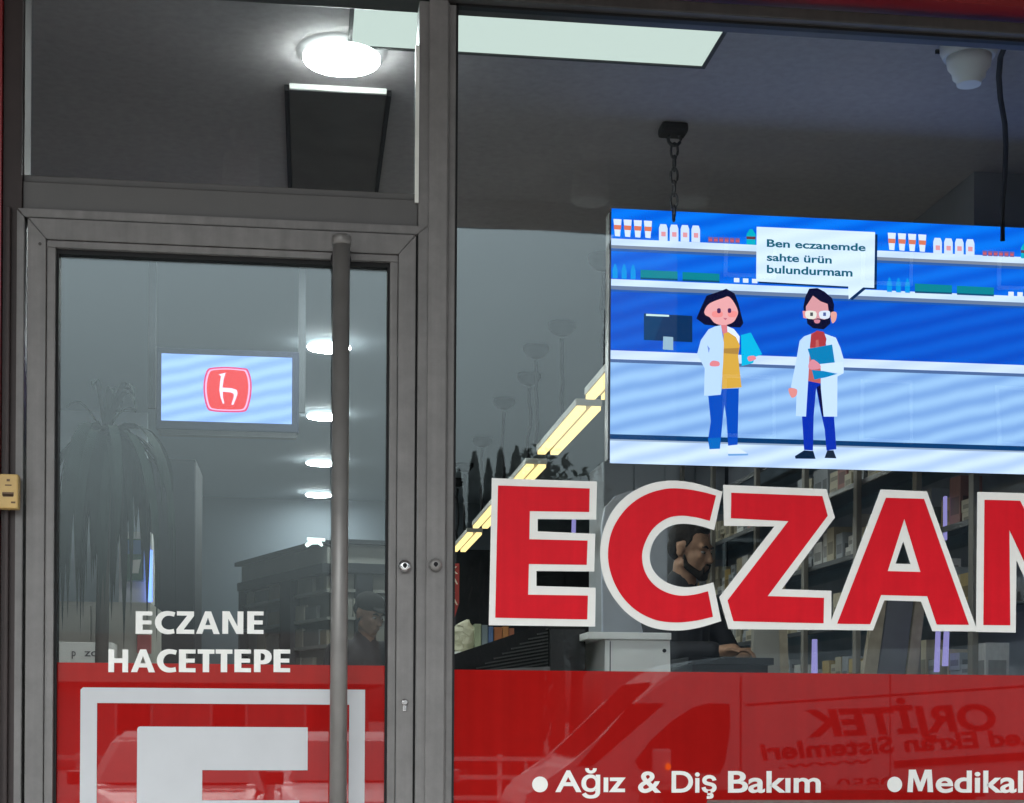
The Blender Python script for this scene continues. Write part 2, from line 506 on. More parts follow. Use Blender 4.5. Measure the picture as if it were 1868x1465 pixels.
# bar handle on stand-offs
hx = P(620, 900, -.11).x; hzt = P(620, 430, -.11).z
hb = MB(); hb.tube([(hx, -.11, ZF + .15), (hx, -.11, hzt - .012)], .0215, 28)
ho = hb.build("bar_handle", STEEL, dr)
cp = MB(); cp.lathe((hx, -.11, hzt - .012), [(.0215, -.012), (.0245, -.010), (.0245, .008), (.022, .012)], 'z', 28)
cp.build("end_cap", STEEL, ho)
sf = MB(); sf.tube([(hx, -.11, hzt - .04), (hx, -.04, hzt - .04)], .011, 16); sf.lathe((hx, -.0405, hzt - .04), [(.026, 0), (.026, -.006), (.02, -.009)], 'y', 20)
sf.tube([(hx, -.11, ZF + .3), (hx, -.04, ZF + .3)], .011, 16)
sf.build("stand_off", BLACK, ho)
# locks
def lock(name, px, py, r, y, m, parent, hole=True):
    c = P(px, py, y)
    k = MB(); k.lathe((c.x, y, c.z), [(r, 0), (r, -.010), (r * .86, -.016), (r * .45, -.019)], 'y', 24)
    o = k.build(name, m, parent)
    if hole:
        h = MB(); h.box(c.x - r * .14, c.x + r * .14, y - .0215, y - .0185, c.z - r * .34, c.z + r * .28)
        h.lathe((c.x, y - .0188, c.z + r * .05), [(r * .34, 0), (r * .34, -.0018)], 'y', 14)
        h.build("keyhole", MATTBLK, o)
    return o
lock("lock_knob", 738, 1033, .0165, -.041, CHROME, dr)
lock("mullion_lock", 794, 1031, .0165, -.0425, STEEL, fr)
kc = MB(); c = P(738, 1281, -.041)
kc.lathe((c.x, -.041, c.z), [(.0085, 0), (.0085, -.006), (.006, -.008)], 'y', 18)
kc.box(c.x - .0052, c.x + .0052, -.047, -.041, c.z - .023, c.z, bev=.002)
kc.build("key_cylinder", CHROME, dr)

# ------------------------------------------------------------------ red film and lettering
def film(pts_px, y, name, parent, m=FILM):
    me = outline([Q(pts_px, y)], y)
    return MB().mesh(me).build(name, m, parent)
fz = P(400, 1211.5).z
MB().mesh(outline([[(gx0 - .0005, fz), (gx1 + .0005, fz), (gx1 + .0005, ZF + .13), (gx0 - .0005, ZF + .13)]], -.006)).build("red_film", FILM, dr)
wz = P(1300, 1226.5).z
MB().mesh(outline([[(X_M1 + .0065, wz), (X_END - .012, wz), (X_END - .012, ZF + .1), (X_M1 + .0065, ZF + .1)]], -.006)).build("red_film", FILM, fr)

# pharmacy emblem on the door: white frame and big white E
yl = -.0085
a0, a1, b1 = P(147, 1257, yl), P(666, 1257, yl), P(400, 1284, yl).z
i0, i1 = P(177, 1300, yl).x, P(637, 1300, yl).x
zt_, zl = P(400, 1256, yl).z, P(400, 1256, yl).z - (a1.x - a0.x)
wth = i0 - a0.x
em = empty("pharmacy_emblem", ((a0.x + a1.x) / 2, yl, zl), "white square frame with a big white E stuck on the red door film", "emblem")
rad = .006
MB().mesh(outline([[(a0.x, zt_ - rad), (a0.x + rad, zt_), (a1.x, zt_), (a1.x, zl), (a0.x, zl)], [(i0, b1), (i1, b1), (i1, zl + wth), (i0, zl + wth)]], yl)).build("emblem_frame", LWHITE, em)
e0, e1 = P(250, 1400, yl).x, P(561, 1400, yl).x
es = P(369, 1400, yl).x
ez = [P(400, v, yl).z for v in (1326, 1405, 1460, 1530)]
eb = ez[3] - (ez[1] - ez[2]) ; ed = eb - (ez[0] - ez[1])
e2 = P(546, 1460, yl).x
MB().mesh(outline([[(e0, ez[0] - .007), (e0 + .002, ez[0] - .002), (e0 + .007, ez[0]), (e1, ez[0]), (e1, ez[1]), (es, ez[1]), (es, ez[2]), (e2, ez[2]), (e2, ez[3]), (es, ez[3]), (es, eb), (e1, eb), (e1, ed), (e0, ed)]], yl)).build("emblem_letter", LWHITE, em)

# big outlined letters on the window: traced outlines of (white border, red face)
S7, S8 = (800, 820, 3.113), (1300, 820, 3.289)
E_w = [(303, 163), (900, 182), (895, 398), (563, 395), (563, 465), (890, 479), (884, 693), (556, 690), (556, 775), (892, 785), (889, 1006), (285, 998)]
E_r = [(338, 205), (858, 222), (855, 355), (518, 350), (515, 510), (846, 518), (841, 655), (513, 650), (508, 825), (848, 830), (844, 965), (322, 955)]
C_w = [(1612, 240), (1565, 458), (1480, 433), (1400, 422), (1330, 430), (1270, 462), (1222, 520), (1200, 592), (1206, 655), (1237, 710), (1290, 752), (1350, 775), (1412, 782), (1480, 775), (1560, 755), (1605, 975), (1480, 1012), (1370, 1028), (1250, 1020), (1150, 985), (1060, 920), (985, 828), (938, 730), (918, 620), (925, 508), (960, 400), (1020, 308), (1110, 235), (1220, 190), (1340, 177), (1470, 195)]
C_r = [(1575, 262), (1540, 405), (1460, 385), (1380, 376), (1300, 390), (1222, 445), (1172, 530), (1155, 610), (1172, 695), (1220, 765), (1290, 810), (1370, 830), (1450, 825), (1530, 805), (1558, 950), (1460, 972), (1350, 982), (1240, 970), (1140, 925), (1060, 855), (1000, 760), (965, 640), (970, 520), (1005, 420), (1075, 327), (1170, 260), (1290, 224), (1400, 225), (1500, 242)]
Z_w = [(63, 212), (682, 238), (733, 408), (415, 838), (712, 848), (712, 1083), (95, 1078), (40, 885), (370, 462), (68, 458)]
Z_r = [(112, 260), (658, 280), (690, 398), (330, 880), (668, 890), (665, 1043), (125, 1030), (90, 905), (455, 430), (110, 412)]
A_w = [(1008, 240), (1285, 252), (1590, 1092), (1318, 1090), (1250, 912), (1030, 905), (962, 1086), (690, 1082)]
A_wh = [(1143, 550), (1187, 688), (1097, 685)]
A_r = [(1040, 290), (1268, 297), (1537, 1052), (1345, 1050), (1288, 880), (1010, 873), (945, 1048), (748, 1045)]
A_rh = [(1150, 415), (1248, 735), (1050, 730)]
N_w = [(1588, 255), (1866, 262), (2062, 660), (2062, 272), (2298, 280), (2298, 1106), (2025, 1101), (1822, 665), (1818, 1099), (1580, 1094)]
N_r = [(1632, 302), (1845, 308), (2100, 830), (2100, 318), (2255, 323), (2255, 1061), (2050, 1058), (1780, 480), (1785, 1055), (1625, 1053)]
def big_letter(ch, Wc, Rc, zoom, lab, dy=0.0):
    yw, yr = -.0062 - dy, -.0085 - dy
    conv = lambda cs, y: [Q(c, y, zoom[0], zoom[1], zoom[2]) for c in cs]
    Wp, Rp = conv(Wc, yw), conv(Rc, yr)
    if ch == 'C':
        Wp = [smooth_closed(Wp[0], {0, 1, 14, 15})]; Rp = [smooth_closed(Rp[0], {0, 1, 13, 14})]
    cx = sum(p[0] for p in Wp[0]) / len(Wp[0]); cz = min(p[1] for p in Wp[0])
    r = empty("vinyl_letter", (cx, yw, cz), lab, "window letter", "big red pharmacy letters on the window")
    MB().mesh(outline(Wp, yw)).build("white_border", VWHITE, r)
    MB().mesh(outline(Rp, yr)).build("red_face", VRED, r)
big_letter('E', [E_w], [E_r], S7, "big red letter E with white border, first letter of the window word")
big_letter('C', [C_w], [C_r], S7, "big red letter C with white border, in front of the bearded man")
big_letter('Z', [Z_w], [Z_r], S8, "big red letter Z with white border on the window", .0003)
big_letter('A', [A_w, A_wh], [A_r, A_rh], S8, "big red letter A with white border on the window")
big_letter('N', [N_w], [N_r], S8, "big red letter N with white border cut by the picture edge", .0003)

# small white words: glyphs in a unit box
def norm(cs):
    x0 = min(p[0] for p in cs[0]); x1 = max(p[0] for p in cs[0]); y0_ = min(p[1] for p in cs[0]); y1_ = max(p[1] for p in cs[0])
    return [[((p[0] - x0) / (x1 - x0), 1 - (p[1] - y0_) / (y1_ - y0_)) for p in c] for c in cs]
Cn = norm([C_r]); Cn = [smooth_closed(Cn[0], {0, 1, 13, 14})]
En = [[(0, 0), (0, 1), (1, 1), (1, .82), (.42, .82), (.42, .60), (.95, .60), (.95, .42), (.42, .42), (.42, .18), (1, .18), (1, 0)]]
Zn = [[(0.02, 1), (.98, 1), (.98, .80), (.40, .19), (1, .19), (1, 0), (0, 0), (0, .20), (.60, .81), (.02, .81)]]
An = [[(0, 0), (.38, 1), (.63, 1), (1, 0), (.74, 0), (.67, .21), (.33, .21), (.26, 0)], [(.5, .72), (.39, .39), (.61, .39)]]
Nn = [[(0, 0), (0, 1), (.34, 1), (.72, .34), (.72, 1), (1, 1), (1, 0), (.67, 0), (.28, .67), (.28, 0)]]
Hn = [[(0, 0), (0, 1), (.29, 1), (.29, .61), (.71, .61), (.71, 1), (1, 1), (1, 0), (.71, 0), (.71, .41), (.29, .41), (.29, 0)]]
Tn = [[(.31, 0), (.31, .81), (0, .81), (0, 1), (1, 1), (1, .81), (.69, .81), (.69, 0)]]
def arc(cx, cy, rx, ry, a0_, a1_, n=9):
    return [(cx + rx * math.cos(R(a0_ + (a1_ - a0_) * k / n)), cy + ry * math.sin(R(a0_ + (a1_ - a0_) * k / n))) for k in range(n + 1)]
Pn = [[(0, 0), (0, 1), (.5, 1)] + arc(.55, .675, .45, .325, 85, -90) + [(.37, .35), (.37, 0)], [(.37, .83), (.37, .52), (.45, .52)] + arc(.46, .675, .16, .155, -80, 80, 6) + [(.45, .83)]]
GL = dict(E=En, C=Cn, Z=Zn, A=An, N=Nn, H=Hn, T=Tn, P=Pn)
def word(s, spans, ytop, ybot, lab, zoom):
    y = -.0085; me_all = MB()
    for ch, (x0, x1) in zip(s, spans):
        q0 = P(zoom[0] + x0 / zoom[2], zoom[1] + ybot / zoom[2], y); q1 = P(zoom[0] + x1 / zoom[2], zoom[1] + ytop / zoom[2], y)
        e_ = .012 if ch == 'C' else 0
        me_all.mesh(outline([[(q0.x + p[0] * (q1.x - q0.x), q0.z + (p[1] * (1 + 2 * e_) - e_) * (q1.z - q0.z)) for p in c] for c in GL[ch]], y))
    o = me_all.build("window_lettering", VWHITE)
    return tag(o, lab, "lettering", "white lettering on the shop front")
ZW = (230, 1100, 5.66)
word("ECZANE", [(98, 272), (298, 508), (520, 705), (722, 968), (993, 1212), (1250, 1420)], 88, 318, "white word ECZANE on the door glass above the red film", ZW)
word("HACETTEPE", [(-183, 22), (50, 300), (318, 525), (545, 718), (738, 912), (924, 1098), (1118, 1290), (1320, 1505), (1522, 1695)], 481, 714, "white word HACETTEPE crossing the top edge of the red door film", ZW)

def label_word(s, x0, x1, base, cap, lab, bold=.020):
    y = -.0085
    q0, q1 = P(x0, base, y), P(x1, base, y)
    h = P(x0, base - cap, y).z - q0.z
    mb = MB()
    if s[0] == "M":                             # the capital is cut by hand, the rest set in type
        e = P(x0 + 47, base, y).x
        mb.mesh(outline([[(q0.x + u * (e - q0.x), q0.z + v * h) for u, v in ((0, 0), (.06, 1), (.32, 1), (.50, .42), (.68, 1), (.94, 1), (1, 0), (.79, 0), (.765, .66), (.57, .04), (.43, .04), (.235, .66), (.21, 0))]], y))
        mb.mesh(fit_text(s[1:], P(x0 + 52, base, y).x, q1.x, q0.z, y, h, bold))
    else:
        mb.mesh(fit_text(s, q0.x, q1.x, q0.z, y, h, bold))
    o = mb.build("window_lettering", VWHITE)
    return tag(o, lab, "lettering", "white lettering on the shop front")
label_word("Ağız", 1013, 1141, 1444, 40, "small white word Ağız on the red window film")
label_word("&", 1164, 1206, 1445, 40, "white ampersand between two small words on the red film")
label_word("Diş", 1225, 1307, 1445, 40, "small white word Diş after the ampersand on the red film")
label_word("Bakım", 1328, 1497, 1445, 40, "small white word Bakım on the red window film")
label_word("Medikal", 1655, 1866, 1445, 41, "small white word Medikal at the right end of the red film")
for px, lab in ((985, "white dot bullet before the word Ağız"), (1632, "white dot bullet before the word Medikal")):
    c = P(px, 1431, -.0085); rr = .0205
    o = MB().mesh(outline([[(c.x + rr * math.cos(k * math.pi / 16), c.z + rr * math.sin(k * math.pi / 16)) for k in range(32)]], -.0085)).build("bullet_dot", VWHITE)
    tag(o, lab, "bullet dot", "white bullet dots on the red film")

# doorbell plate on the jamb
q0, q1 = P(-6, 927, -.085), P(33, 865, -.085)
bp_ = empty("bell_plate", ((q0.x + q1.x) / 2, -.05, q0.z), "yellow box with brown print on the dark jamb left of the door", "box")
MB().box(q0.x, q1.x, -.085, -.0505, q0.z, q1.z, bev=.004).build("case", BRASS, bp_)
mk = MB()
for (a, b, cc, d) in ((4, 25, 898, 904), (5, 24, 902, 906), (20, 28, 915, 918), (9, 21, 884, 886), (12, 18, 874, 878)):
    s0, s1 = P(a, d, -.0858), P(b, cc, -.0858)
    mk.box(s0.x, s1.x, -.0858, -.0848, s0.z, s1.z)
mk.build("printed_marks", INKB, bp_)

# grey box whose top edge shows at the bottom right
q0, q1 = P(1306, 1460, -.30), P(1960, 1459, -.30)
ub = empty("street_cabinet", (1.6, -.45, ZF), "pale grey green cabinet top below the word Bakım at the bottom edge", "cabinet")
GREYG = mat("grey_green_paint", (.20, .21, .175), .5)
MB().box(q0.x, q1.x, -.62, -.30, ZF + .05, q0.z - .02, bev=.006).build("body", GREYG, ub)
MB().box(q0.x - .02, q1.x + .02, -.64, -.285, q0.z - .02, q0.z, bev=.005).build("lid", GREYG, ub)
for sx_ in (q0.x + .04, q1.x - .04):
    MB().box(sx_ - .025, sx_ + .025, -.58, -.34, ZF, ZF + .05).build("foot", BLACK, ub)
lv = MB()
for k in range(6): lv.box(q0.x + .1, q0.x + .6, -.624, -.6195, ZF + .15 + k * .05, ZF + .165 + k * .05)
lv.build("vent_slats", BLACK, ub)

# ------------------------------------------------------------------ LED wall hanging behind the window
YS = 1.17
def S(px, py): return P(px, py, YS)
s0, s1 = S(1115, 388), S(1868, 856)
SX0, SX1 = S(1114, 600).x, S(1990, 640).x
SZ1, SZ0 = S(1115, 388).z, S(1115, 836).z
ls = empty("led_screen", ((SX0 + SX1) / 2, YS, SZ0), "large bright LED screen showing two cartoon pharmacists and a speech bubble", "screen")
MB().box(SX0 - .006, SX1 + .006, YS + .004, YS + .07, SZ0 - .006, SZ1 + .006, bev=.004).build("screen_housing", BLACK, ls)
pic = MB(); PM = []; PMI = {}
def ink(rgb, moire=.0):
    if rgb not in PMI:
        m = emit("screen_ink_%d" % len(PM), tuple(max(.002, c * 1.02 - o_) for c, o_ in zip(lin(rgb), (.035, .010, .0))), EK * 1.10, moire)
        PMI[rgb] = len(PM); PM.append(m)
    return PMI[rgb]
LAY = [0]
def shape(pts, rgb, conv, moire=.0, sm=False):
    """One flat patch of the picture; each lies a hair in front of the one before."""
    LAY[0] += 1
    y = YS - .0005 - LAY[0] * .00004
    cc = [((lambda v: (v.x, v.z))(S(*conv(*p)))) for p in pts]
    if sm: cc = smooth_closed(cc, set(), 4)
    cc = [(min(max(x, SX0), SX1), min(max(z, SZ0), SZ1)) for x, z in cc]
    pic.mesh(outline([cc], y, 0.0), ink(rgb, moire))
def bar(px0, px1, py0, py1, rgb, moire=.0):
    """A level bar: heights are read at the screen's left edge."""
    LAY[0] += 1
    y = YS - .0005 - LAY[0] * .00004
    z0, z1 = S(1115, py1).z, S(1115, py0).z
    x0, x1 = max(SX0, S(px0, 600).x), min(SX1, S(px1, 600).x)
    pic.mesh(outline([[(x0, z0), (x1, z0), (x1, z1), (x0, z1)]], y, 0.0), ink(rgb, moire))
z6 = lambda x, y: (1100 + x / 2.432, 370 + y / 2.432)
zw = lambda x, y: (1250 + x / 4.309, 510 + y / 4.309)
B2 = 2200
bar(1100, B2, 380, 436, (44, 112, 230), .30)
bar(1100, B2, 436, 512, (44, 104, 220), .28)
bar(1100, B2, 512, 660, (38, 88, 200), .26)
bar(1100, B2, 655, 800, (150, 184, 232), .24)
bar(1100, B2, 800, 845, (200, 218, 250), .18)
bar(1100, B2, 446, 453, (128, 132, 150)); bar(1100, B2, 453, 458, (70, 95, 160))
bar(1100, B2, 435, 447, (205, 222, 248), .08)
bar(1100, B2, 520, 528, (112, 122, 152)); bar(1100, B2, 528, 532, (60, 88, 165))
bar(1100, B2, 509, 521, (205, 224, 250), .08)
bar(1100, B2, 653, 661, (92, 106, 150))
bar(1100, B2, 639, 655, (205, 220, 250), .08)
bar(1100, B2, 792, 801, (44, 62, 104)); bar(1100, B2, 801, 804, (150, 165, 190))
for off in (0, 500 * 2.432):
    def zz(x, y, o=off): return z6(x + o, y + o * .0505)
    for k in range(4):
        x = 48 + k * 45
        shape([(x - 2, 72 + k * 2.5), (x + 34, 74 + k * 2.5), (x + 27, 150 + k * 2.5), (x + 5, 148 + k * 2.5)], (216, 226, 250), zz)
        shape([(x, 98 + k * 2.5), (x + 33, 100 + k * 2.5), (x + 31, 120 + k * 2.5), (x + 1, 118 + k * 2.5)], (214, 120, 92), zz)
        x = 248 + k * 48
        shape([(x, 112 + k * 2), (x + 6, 95 + k * 2), (x + 32, 96 + k * 2), (x + 38, 114 + k * 2), (x + 38, 170 + k * 2), (x, 168 + k * 2)], (206, 220, 252), zz)
        shape([(x + 10, 128 + k * 2), (x + 30, 129 + k * 2), (x + 30, 150 + k * 2), (x + 10, 149 + k * 2)], (222, 150, 158), zz)
    for k in range(6):
        x = 466 + k * 24
        shape([(x, 152 + k), (x + 20, 153 + k), (x + 20, 176 + k), (x, 175 + k)], (128, 92, 140), zz)
        shape([(x + 3, 160 + k), (x + 17, 161 + k), (x + 17, 170 + k), (x + 3, 169 + k)], (200, 90, 100), zz)
    shape([(636, 140), (650, 118), (662, 118), (676, 140), (676, 188), (636, 186)], (52, 168, 190), zz)
    shape([(636, 150), (676, 151), (676, 164), (636, 162)], (110, 60, 66), zz)
    for k in range(3):
        x = 42 + k * 40
        shape([(x, 300 + k * 2), (x + 8, 272 + k * 2), (x + 14, 272 + k * 2), (x + 22, 300 + k * 2), (x + 22, 336 + k * 2), (x, 335 + k * 2)], (48, 146, 220), zz)
    shape([(166, 298), (330, 306), (330, 346), (166, 340)], (22, 128, 140), zz); shape([(166, 332), (330, 338), (330, 346), (166, 340)], (34, 78, 110), zz)
    shape([(352, 308), (516, 316), (516, 354), (352, 347)], (22, 128, 140), zz); shape([(352, 340), (516, 347), (516, 355), (352, 348)], (34, 78, 110), zz)
    for k in range(3):
        x = 580 + k * 40
        shape([(x, 334 + k * 2), (x + 24, 335 + k * 2), (x + 24, 354 + k * 2), (x, 353 + k * 2)], (220, 226, 236), zz)
# monitor on the counter
shape([(180, 492), (395, 503), (395, 620), (180, 610)], (24, 62, 98), z6)
shape([(270, 498), (395, 504), (395, 620), (225, 612)], (20, 52, 86), z6)
shape([(190, 494), (292, 499), (292, 507), (190, 503)], (200, 226, 226), z6)
shape([(266, 594), (310, 597), (310, 655), (264, 652)], (150, 176, 196), z6)
# speech bubble
shape([(692, 118), (1216, 142), (1212, 386), (1164, 384), (1104, 434), (1090, 424), (1090, 380), (690, 358)], (38, 50, 84), z6)
shape([(680, 108), (1205, 132), (1201, 379), (1152, 377), (1088, 430), (1086, 373), (678, 350)], (214, 230, 250), z6, .06)
def stext(t, x0, x1, base, cap, slope):
    LAY[0] += 1; y = YS - .0005 - LAY[0] * .00004
    q0, q1 = S(*z6(x0, base)), S(*z6(x1, base)); h = S(*z6(x0, base - cap)).z - q0.z
    pic.mesh(fit_text(t, q0.x, q1.x, q0.z, y, h, .026, .00001), ink((52, 92, 112)))
stext("Ben eczanemde", 725, 1163, 196, 34, 0)
stext("sahte ürün", 725, 1013, 258, 34, 0)
stext("bulundurmam", 725, 1105, 312, 36, 0)
# woman
DK, SK, CT = (34, 22, 44), (232, 164, 166), (188, 212, 248)
shape([(85, 310), (125, 215), (165, 130), (240, 105), (320, 75), (385, 112), (415, 190), (440, 290), (455, 345), (430, 380), (280, 372), (150, 358)], DK, zw)
shape([(150, 245), (190, 190), (290, 150), (340, 138), (385, 190), (412, 255), (400, 300), (370, 340), (300, 362), (230, 345), (190, 300), (155, 280)], SK, zw, 0, True)
shape([(215, 255), (285, 255), (285, 295), (215, 295)], (238, 142, 140), zw, 0, True)
shape([(335, 255), (400, 255), (395, 295), (340, 295)], (238, 142, 140), zw, 0, True)
shape([(250, 232), (274, 232), (274, 264), (250, 264)], (90, 44, 84), zw, 0, True)
shape([(334, 232), (356, 232), (356, 262), (334, 262)], (90, 44, 84), zw, 0, True)
shape([(296, 304), (328, 308), (312, 322)], (190, 98, 118), zw)
shape([(318, 365), (380, 392), (425, 450), (420, 545), (330, 520)], (222, 230, 252), zw)
shape([(435, 440), (512, 420), (602, 590), (545, 612), (530, 660), (440, 682)], (46, 178, 222), zw)
shape([(488, 610), (540, 602), (552, 628), (500, 645)], (226, 136, 146), zw, 0, True)
shape([(275, 360), (325, 360), (330, 420), (296, 440)], (214, 124, 130), zw)
shape([(298, 430), (335, 415), (395, 455), (426, 520), (413, 600), (425, 720), (440, 850), (285, 862), (292, 640)], (214, 166, 66), zw)
shape([(300, 545), (420, 540), (412, 590), (300, 582)], (176, 132, 62), zw)
shape([(180, 395), (230, 372), (278, 362), (300, 500), (295, 650), (276, 908), (145, 916), (150, 700), (90, 590), (120, 480)], CT, zw)
shape([(170, 520), (190, 545), (182, 580)], (120, 140, 210), zw)
shape([(190, 662), (215, 640), (262, 650), (262, 682), (200, 684)], (224, 132, 140), zw, 0, True)
shape([(178, 918), (276, 908), (285, 862), (418, 858), (408, 1300), (334, 1308), (322, 1100), (305, 985), (290, 1120), (270, 1332), (188, 1336), (176, 1260), (198, 1120)], (10, 78, 184), zw)
shape([(176, 1250), (274, 1245), (270, 1332), (188, 1336)], (18, 104, 186), zw)
shape([(330, 1310), (400, 1315), (490, 1372), (335, 1384)], (214, 226, 246), zw); shape([(332, 1372), (490, 1370), (490, 1384), (336, 1388)], (120, 160, 214), zw)
shape([(185, 1338), (265, 1338), (262, 1372), (180, 1372)], (214, 226, 246), zw)
# man
shape([(930, 300), (925, 215), (940, 140), (970, 75), (1035, 70), (1090, 98), (1150, 150), (1166, 200), (1160, 300)], DK, zw)
shape([(918, 250), (950, 250), (950, 310), (925, 305)], (222, 146, 150), zw); shape([(1140, 265), (1184, 262), (1180, 320), (1150, 345)], (226, 160, 150), zw, 0, True)
shape([(945, 215), (1000, 130), (1060, 175), (1115, 195), (1132, 310), (1050, 340), (945, 310)], (214, 150, 156), zw)
shape([(950, 300), (1000, 318), (1040, 308), (1090, 318), (1136, 300), (1136, 350), (1085, 395), (1000, 386), (955, 350)], DK, zw)
shape([(1010, 320), (1055, 320), (1048, 345), (1016, 345)], (206, 130, 146), zw, 0, True)
shape([(945, 252), (1022, 256), (1018, 308), (950, 306)], (226, 222, 214), zw, 0, True); shape([(1052, 256), (1130, 252), (1124, 306), (1060, 308)], (216, 222, 240), zw, 0, True)
shape([(978, 262), (1000, 262), (1000, 290), (978, 290)], (90, 80, 80), zw); shape([(1080, 262), (1102, 262), (1102, 290), (1080, 290)], (90, 96, 150), zw)
shape([(955, 800), (1060, 815), (1066, 900), (1085, 1080), (1165, 1080), (1184, 1336), (1106, 1346), (1092, 1180), (1060, 1040), (1025, 855), (1005, 1080), (1000, 1346), (930, 1342), (914, 1080), (945, 1075)], (14, 52, 168), zw)
shape([(1030, 850), (1060, 830), (1086, 1080), (1072, 1075)], (20, 24, 60), zw)
shape([(985, 430), (1040, 405), (1090, 430), (1062, 660), (1060, 820), (960, 800), (972, 540)], (190, 96, 92), zw)
shape([(985, 430), (930, 450), (895, 485), (868, 640), (826, 850), (872, 872), (865, 1075), (945, 1080), (962, 800), (976, 540)], CT, zw)
shape([(1090, 428), (1180, 460), (1215, 540), (1244, 640), (1240, 740), (1192, 765), (1190, 1080), (1084, 1080), (1062, 860), (1060, 640), (1104, 530)], (198, 218, 250), zw)
shape([(975, 535), (985, 440), (1030, 405), (1085, 415), (1106, 470), (1096, 535), (1050, 540), (1042, 475), (1022, 480), (1020, 540)], (172, 62, 62), zw)
shape([(958, 548), (1150, 514), (1172, 662), (1050, 668), (990, 652)], (16, 124, 176), zw)
shape([(990, 714), (1080, 722), (1192, 744), (1100, 772), (1010, 790)], (24, 128, 184), zw)
shape([(1052, 668), (1236, 648), (1240, 740), (1062, 716)], (206, 224, 252), zw)
shape([(968, 660), (1000, 632), (1055, 672), (1052, 704), (972, 708)], (216, 138, 152), zw, 0, True)
shape([(808, 860), (872, 866), (868, 915), (830, 930)], (224, 140, 136), zw, 0, True)
shape([(858, 1390), (930, 1345), (1002, 1350), (1020, 1412), (862, 1410)], (52, 42, 58), zw); shape([(1090, 1405), (1112, 1345), (1160, 1345), (1184, 1408)], (58, 46, 56), zw)
pic.build("screen_picture", PM, ls)
# chain hanger and cable
c = P(1228, 208, YS); YH = YS - .02
hk = empty("chain_hanger", (c.x, YH, ZC), "black ceiling hook block with a chain above the LED screen", "chain hanger")
hz = P(1228, 247, YH).z; hx0 = P(1204, 225, YH).x; hx1 = P(1252, 225, YH).x; hzt2 = min(ZC - .001, P(1228, 207, YH).z)
MB().box(hx0, hx1, YH - .04, YH + .04, hz, hzt2, bev=.012).build("hook_block", MATTBLK, hk)
MB().box(c.x - .008, c.x + .008, YH - .008, YH + .008, hzt2 - .01, ZC).build("ceiling_bolt", MATTBLK, hk)
def ring_mesh(mb, cx, cz, y, rx, rz, rad, vert):
    pts = []
    for k in range(13):
        a = 2 * math.pi * k / 12
        pts.append((cx + (rx * math.cos(a) if vert else 0), y + (0 if vert else rx * math.cos(a)), cz + rz * math.sin(a)))
    mb.tube(pts, rad, 6)
ch = MB(); z = hz - .012; ring_mesh(ch, c.x, z, YH, .022, .022, .006, True); z -= .04; k = 0
while z > SZ1 - .02:
    ring_mesh(ch, c.x, z, YH, .012, .026, .0045, k % 2 == 0); z -= .042; k += 1
ch.build("chain", mat("dark_chain", (.05, .05, .055), .4, .7), hk)
cb = MB(); cpts = [PD(x, y, d) for x, y, d in ((1850, 68, 4.36), (1836, 78, 4.39), (1825, 105, 4.48), (1822, 140, 4.58), (1825, 180, 4.72), (1833, 225, 4.88), (1835, 265, 5.0), (1833, 320, 5.1), (1829, 370, 5.17), (1829, 440, 5.19))]
cb.tube([tuple(p) for p in cpts], .0085, 8)
tag(cb.build("power_cable", MATTBLK), "black cable hanging from the ceiling to the LED screen at the right", "cable")
# smoke detector
dq = PD(1768, 60, 4.47)
sdr = empty("ceiling_detector", (dq.x, dq.y, ZC), "white round detector with stepped neck on the ceiling near the cable", "detector")
gz = P(1768, 155, dq.y).z; H = ZC - gz
DW = mat("white_detector_plastic", (.60, .60, .60), .45)
MB().lathe((dq.x, dq.y, ZC), [(.084, -.001), (.084, -H * .20), (.074, -H * .36)], 'z').build("base", DW, sdr)
MB().lathe((dq.x, dq.y, ZC), [(.066, -H * .36), (.062, -H * .58), (.050, -H * .70), (.047, -H * .84), (.038, -H * .87), (.035, -H)], 'z').build("sensor_head", mat("detector_head", (.74, .75, .73), .4), sdr)
for a in range(8):
    vt = MB(); x, y = dq.x + .0845 * math.cos(a * math.pi / 4 + .3), dq.y + .0845 * math.sin(a * math.pi / 4 + .3)
    vt.box(x - .012, x + .012, y - .004, y + .004, ZC - H * .17, ZC - H * .08)
    vt.build("vent", MATTBLK, sdr)

# ------------------------------------------------------------------ ceiling lights
def disc_light(D, px, first=False):
    c = PD(px, 1310, D); zt2 = ZC - .0235
    lab = {0: "round white ceiling lamp glowing behind the transom pane", 1: "highest of the round ceiling lamps left of the door handle", 2: "second round ceiling lamp from the top beside the door handle", 3: "third round ceiling lamp from the top beside the door handle", 4: "lowest and farthest round ceiling lamp beside the door handle", 5: "round ceiling lamp hidden behind the door head"}[first]
    o = empty("ceiling_lamp", (c.x, c.y, ZC), lab, "ceiling lamp", "round ceiling lamps in a row")
    MB().lathe((c.x, c.y, zt2), [(.108, -.0005), (.116, 0), (.1168, .001), (.1168, .008), (.100, .010)], 'z', 40).build("lamp_rim", emit("lamp_rim_glow", (.85, 1.0, .98), 1.7), o)
    MB().lathe((c.x, c.y, zt2), [(.066, -.010), (.110, -.0075), (.1150, -.0012)], 'z', 40).build("diffuser", LAMPW, o)
    MB().lathe((c.x, c.y, zt2), [(.05, .0095), (.05, .0128)], 'z', 16).build("mount", WHITEP, o)
for D, px, k in ((4.80, 616, 0), (6.6, 603, 5), (8.54, 596, 1), (10.5, 589, 2), (12.43, 583, 3), (14.2, 579, 4)):
    disc_light(D, px, k)
q = [P(643, 77, .62)]
def on_ceiling(px, py, z=ZC):
    d = fwd + rt * ((px - CX) / F) - up * ((py - CY) / F)
    return CAM + d * ((z - CAM.z) / d.z)
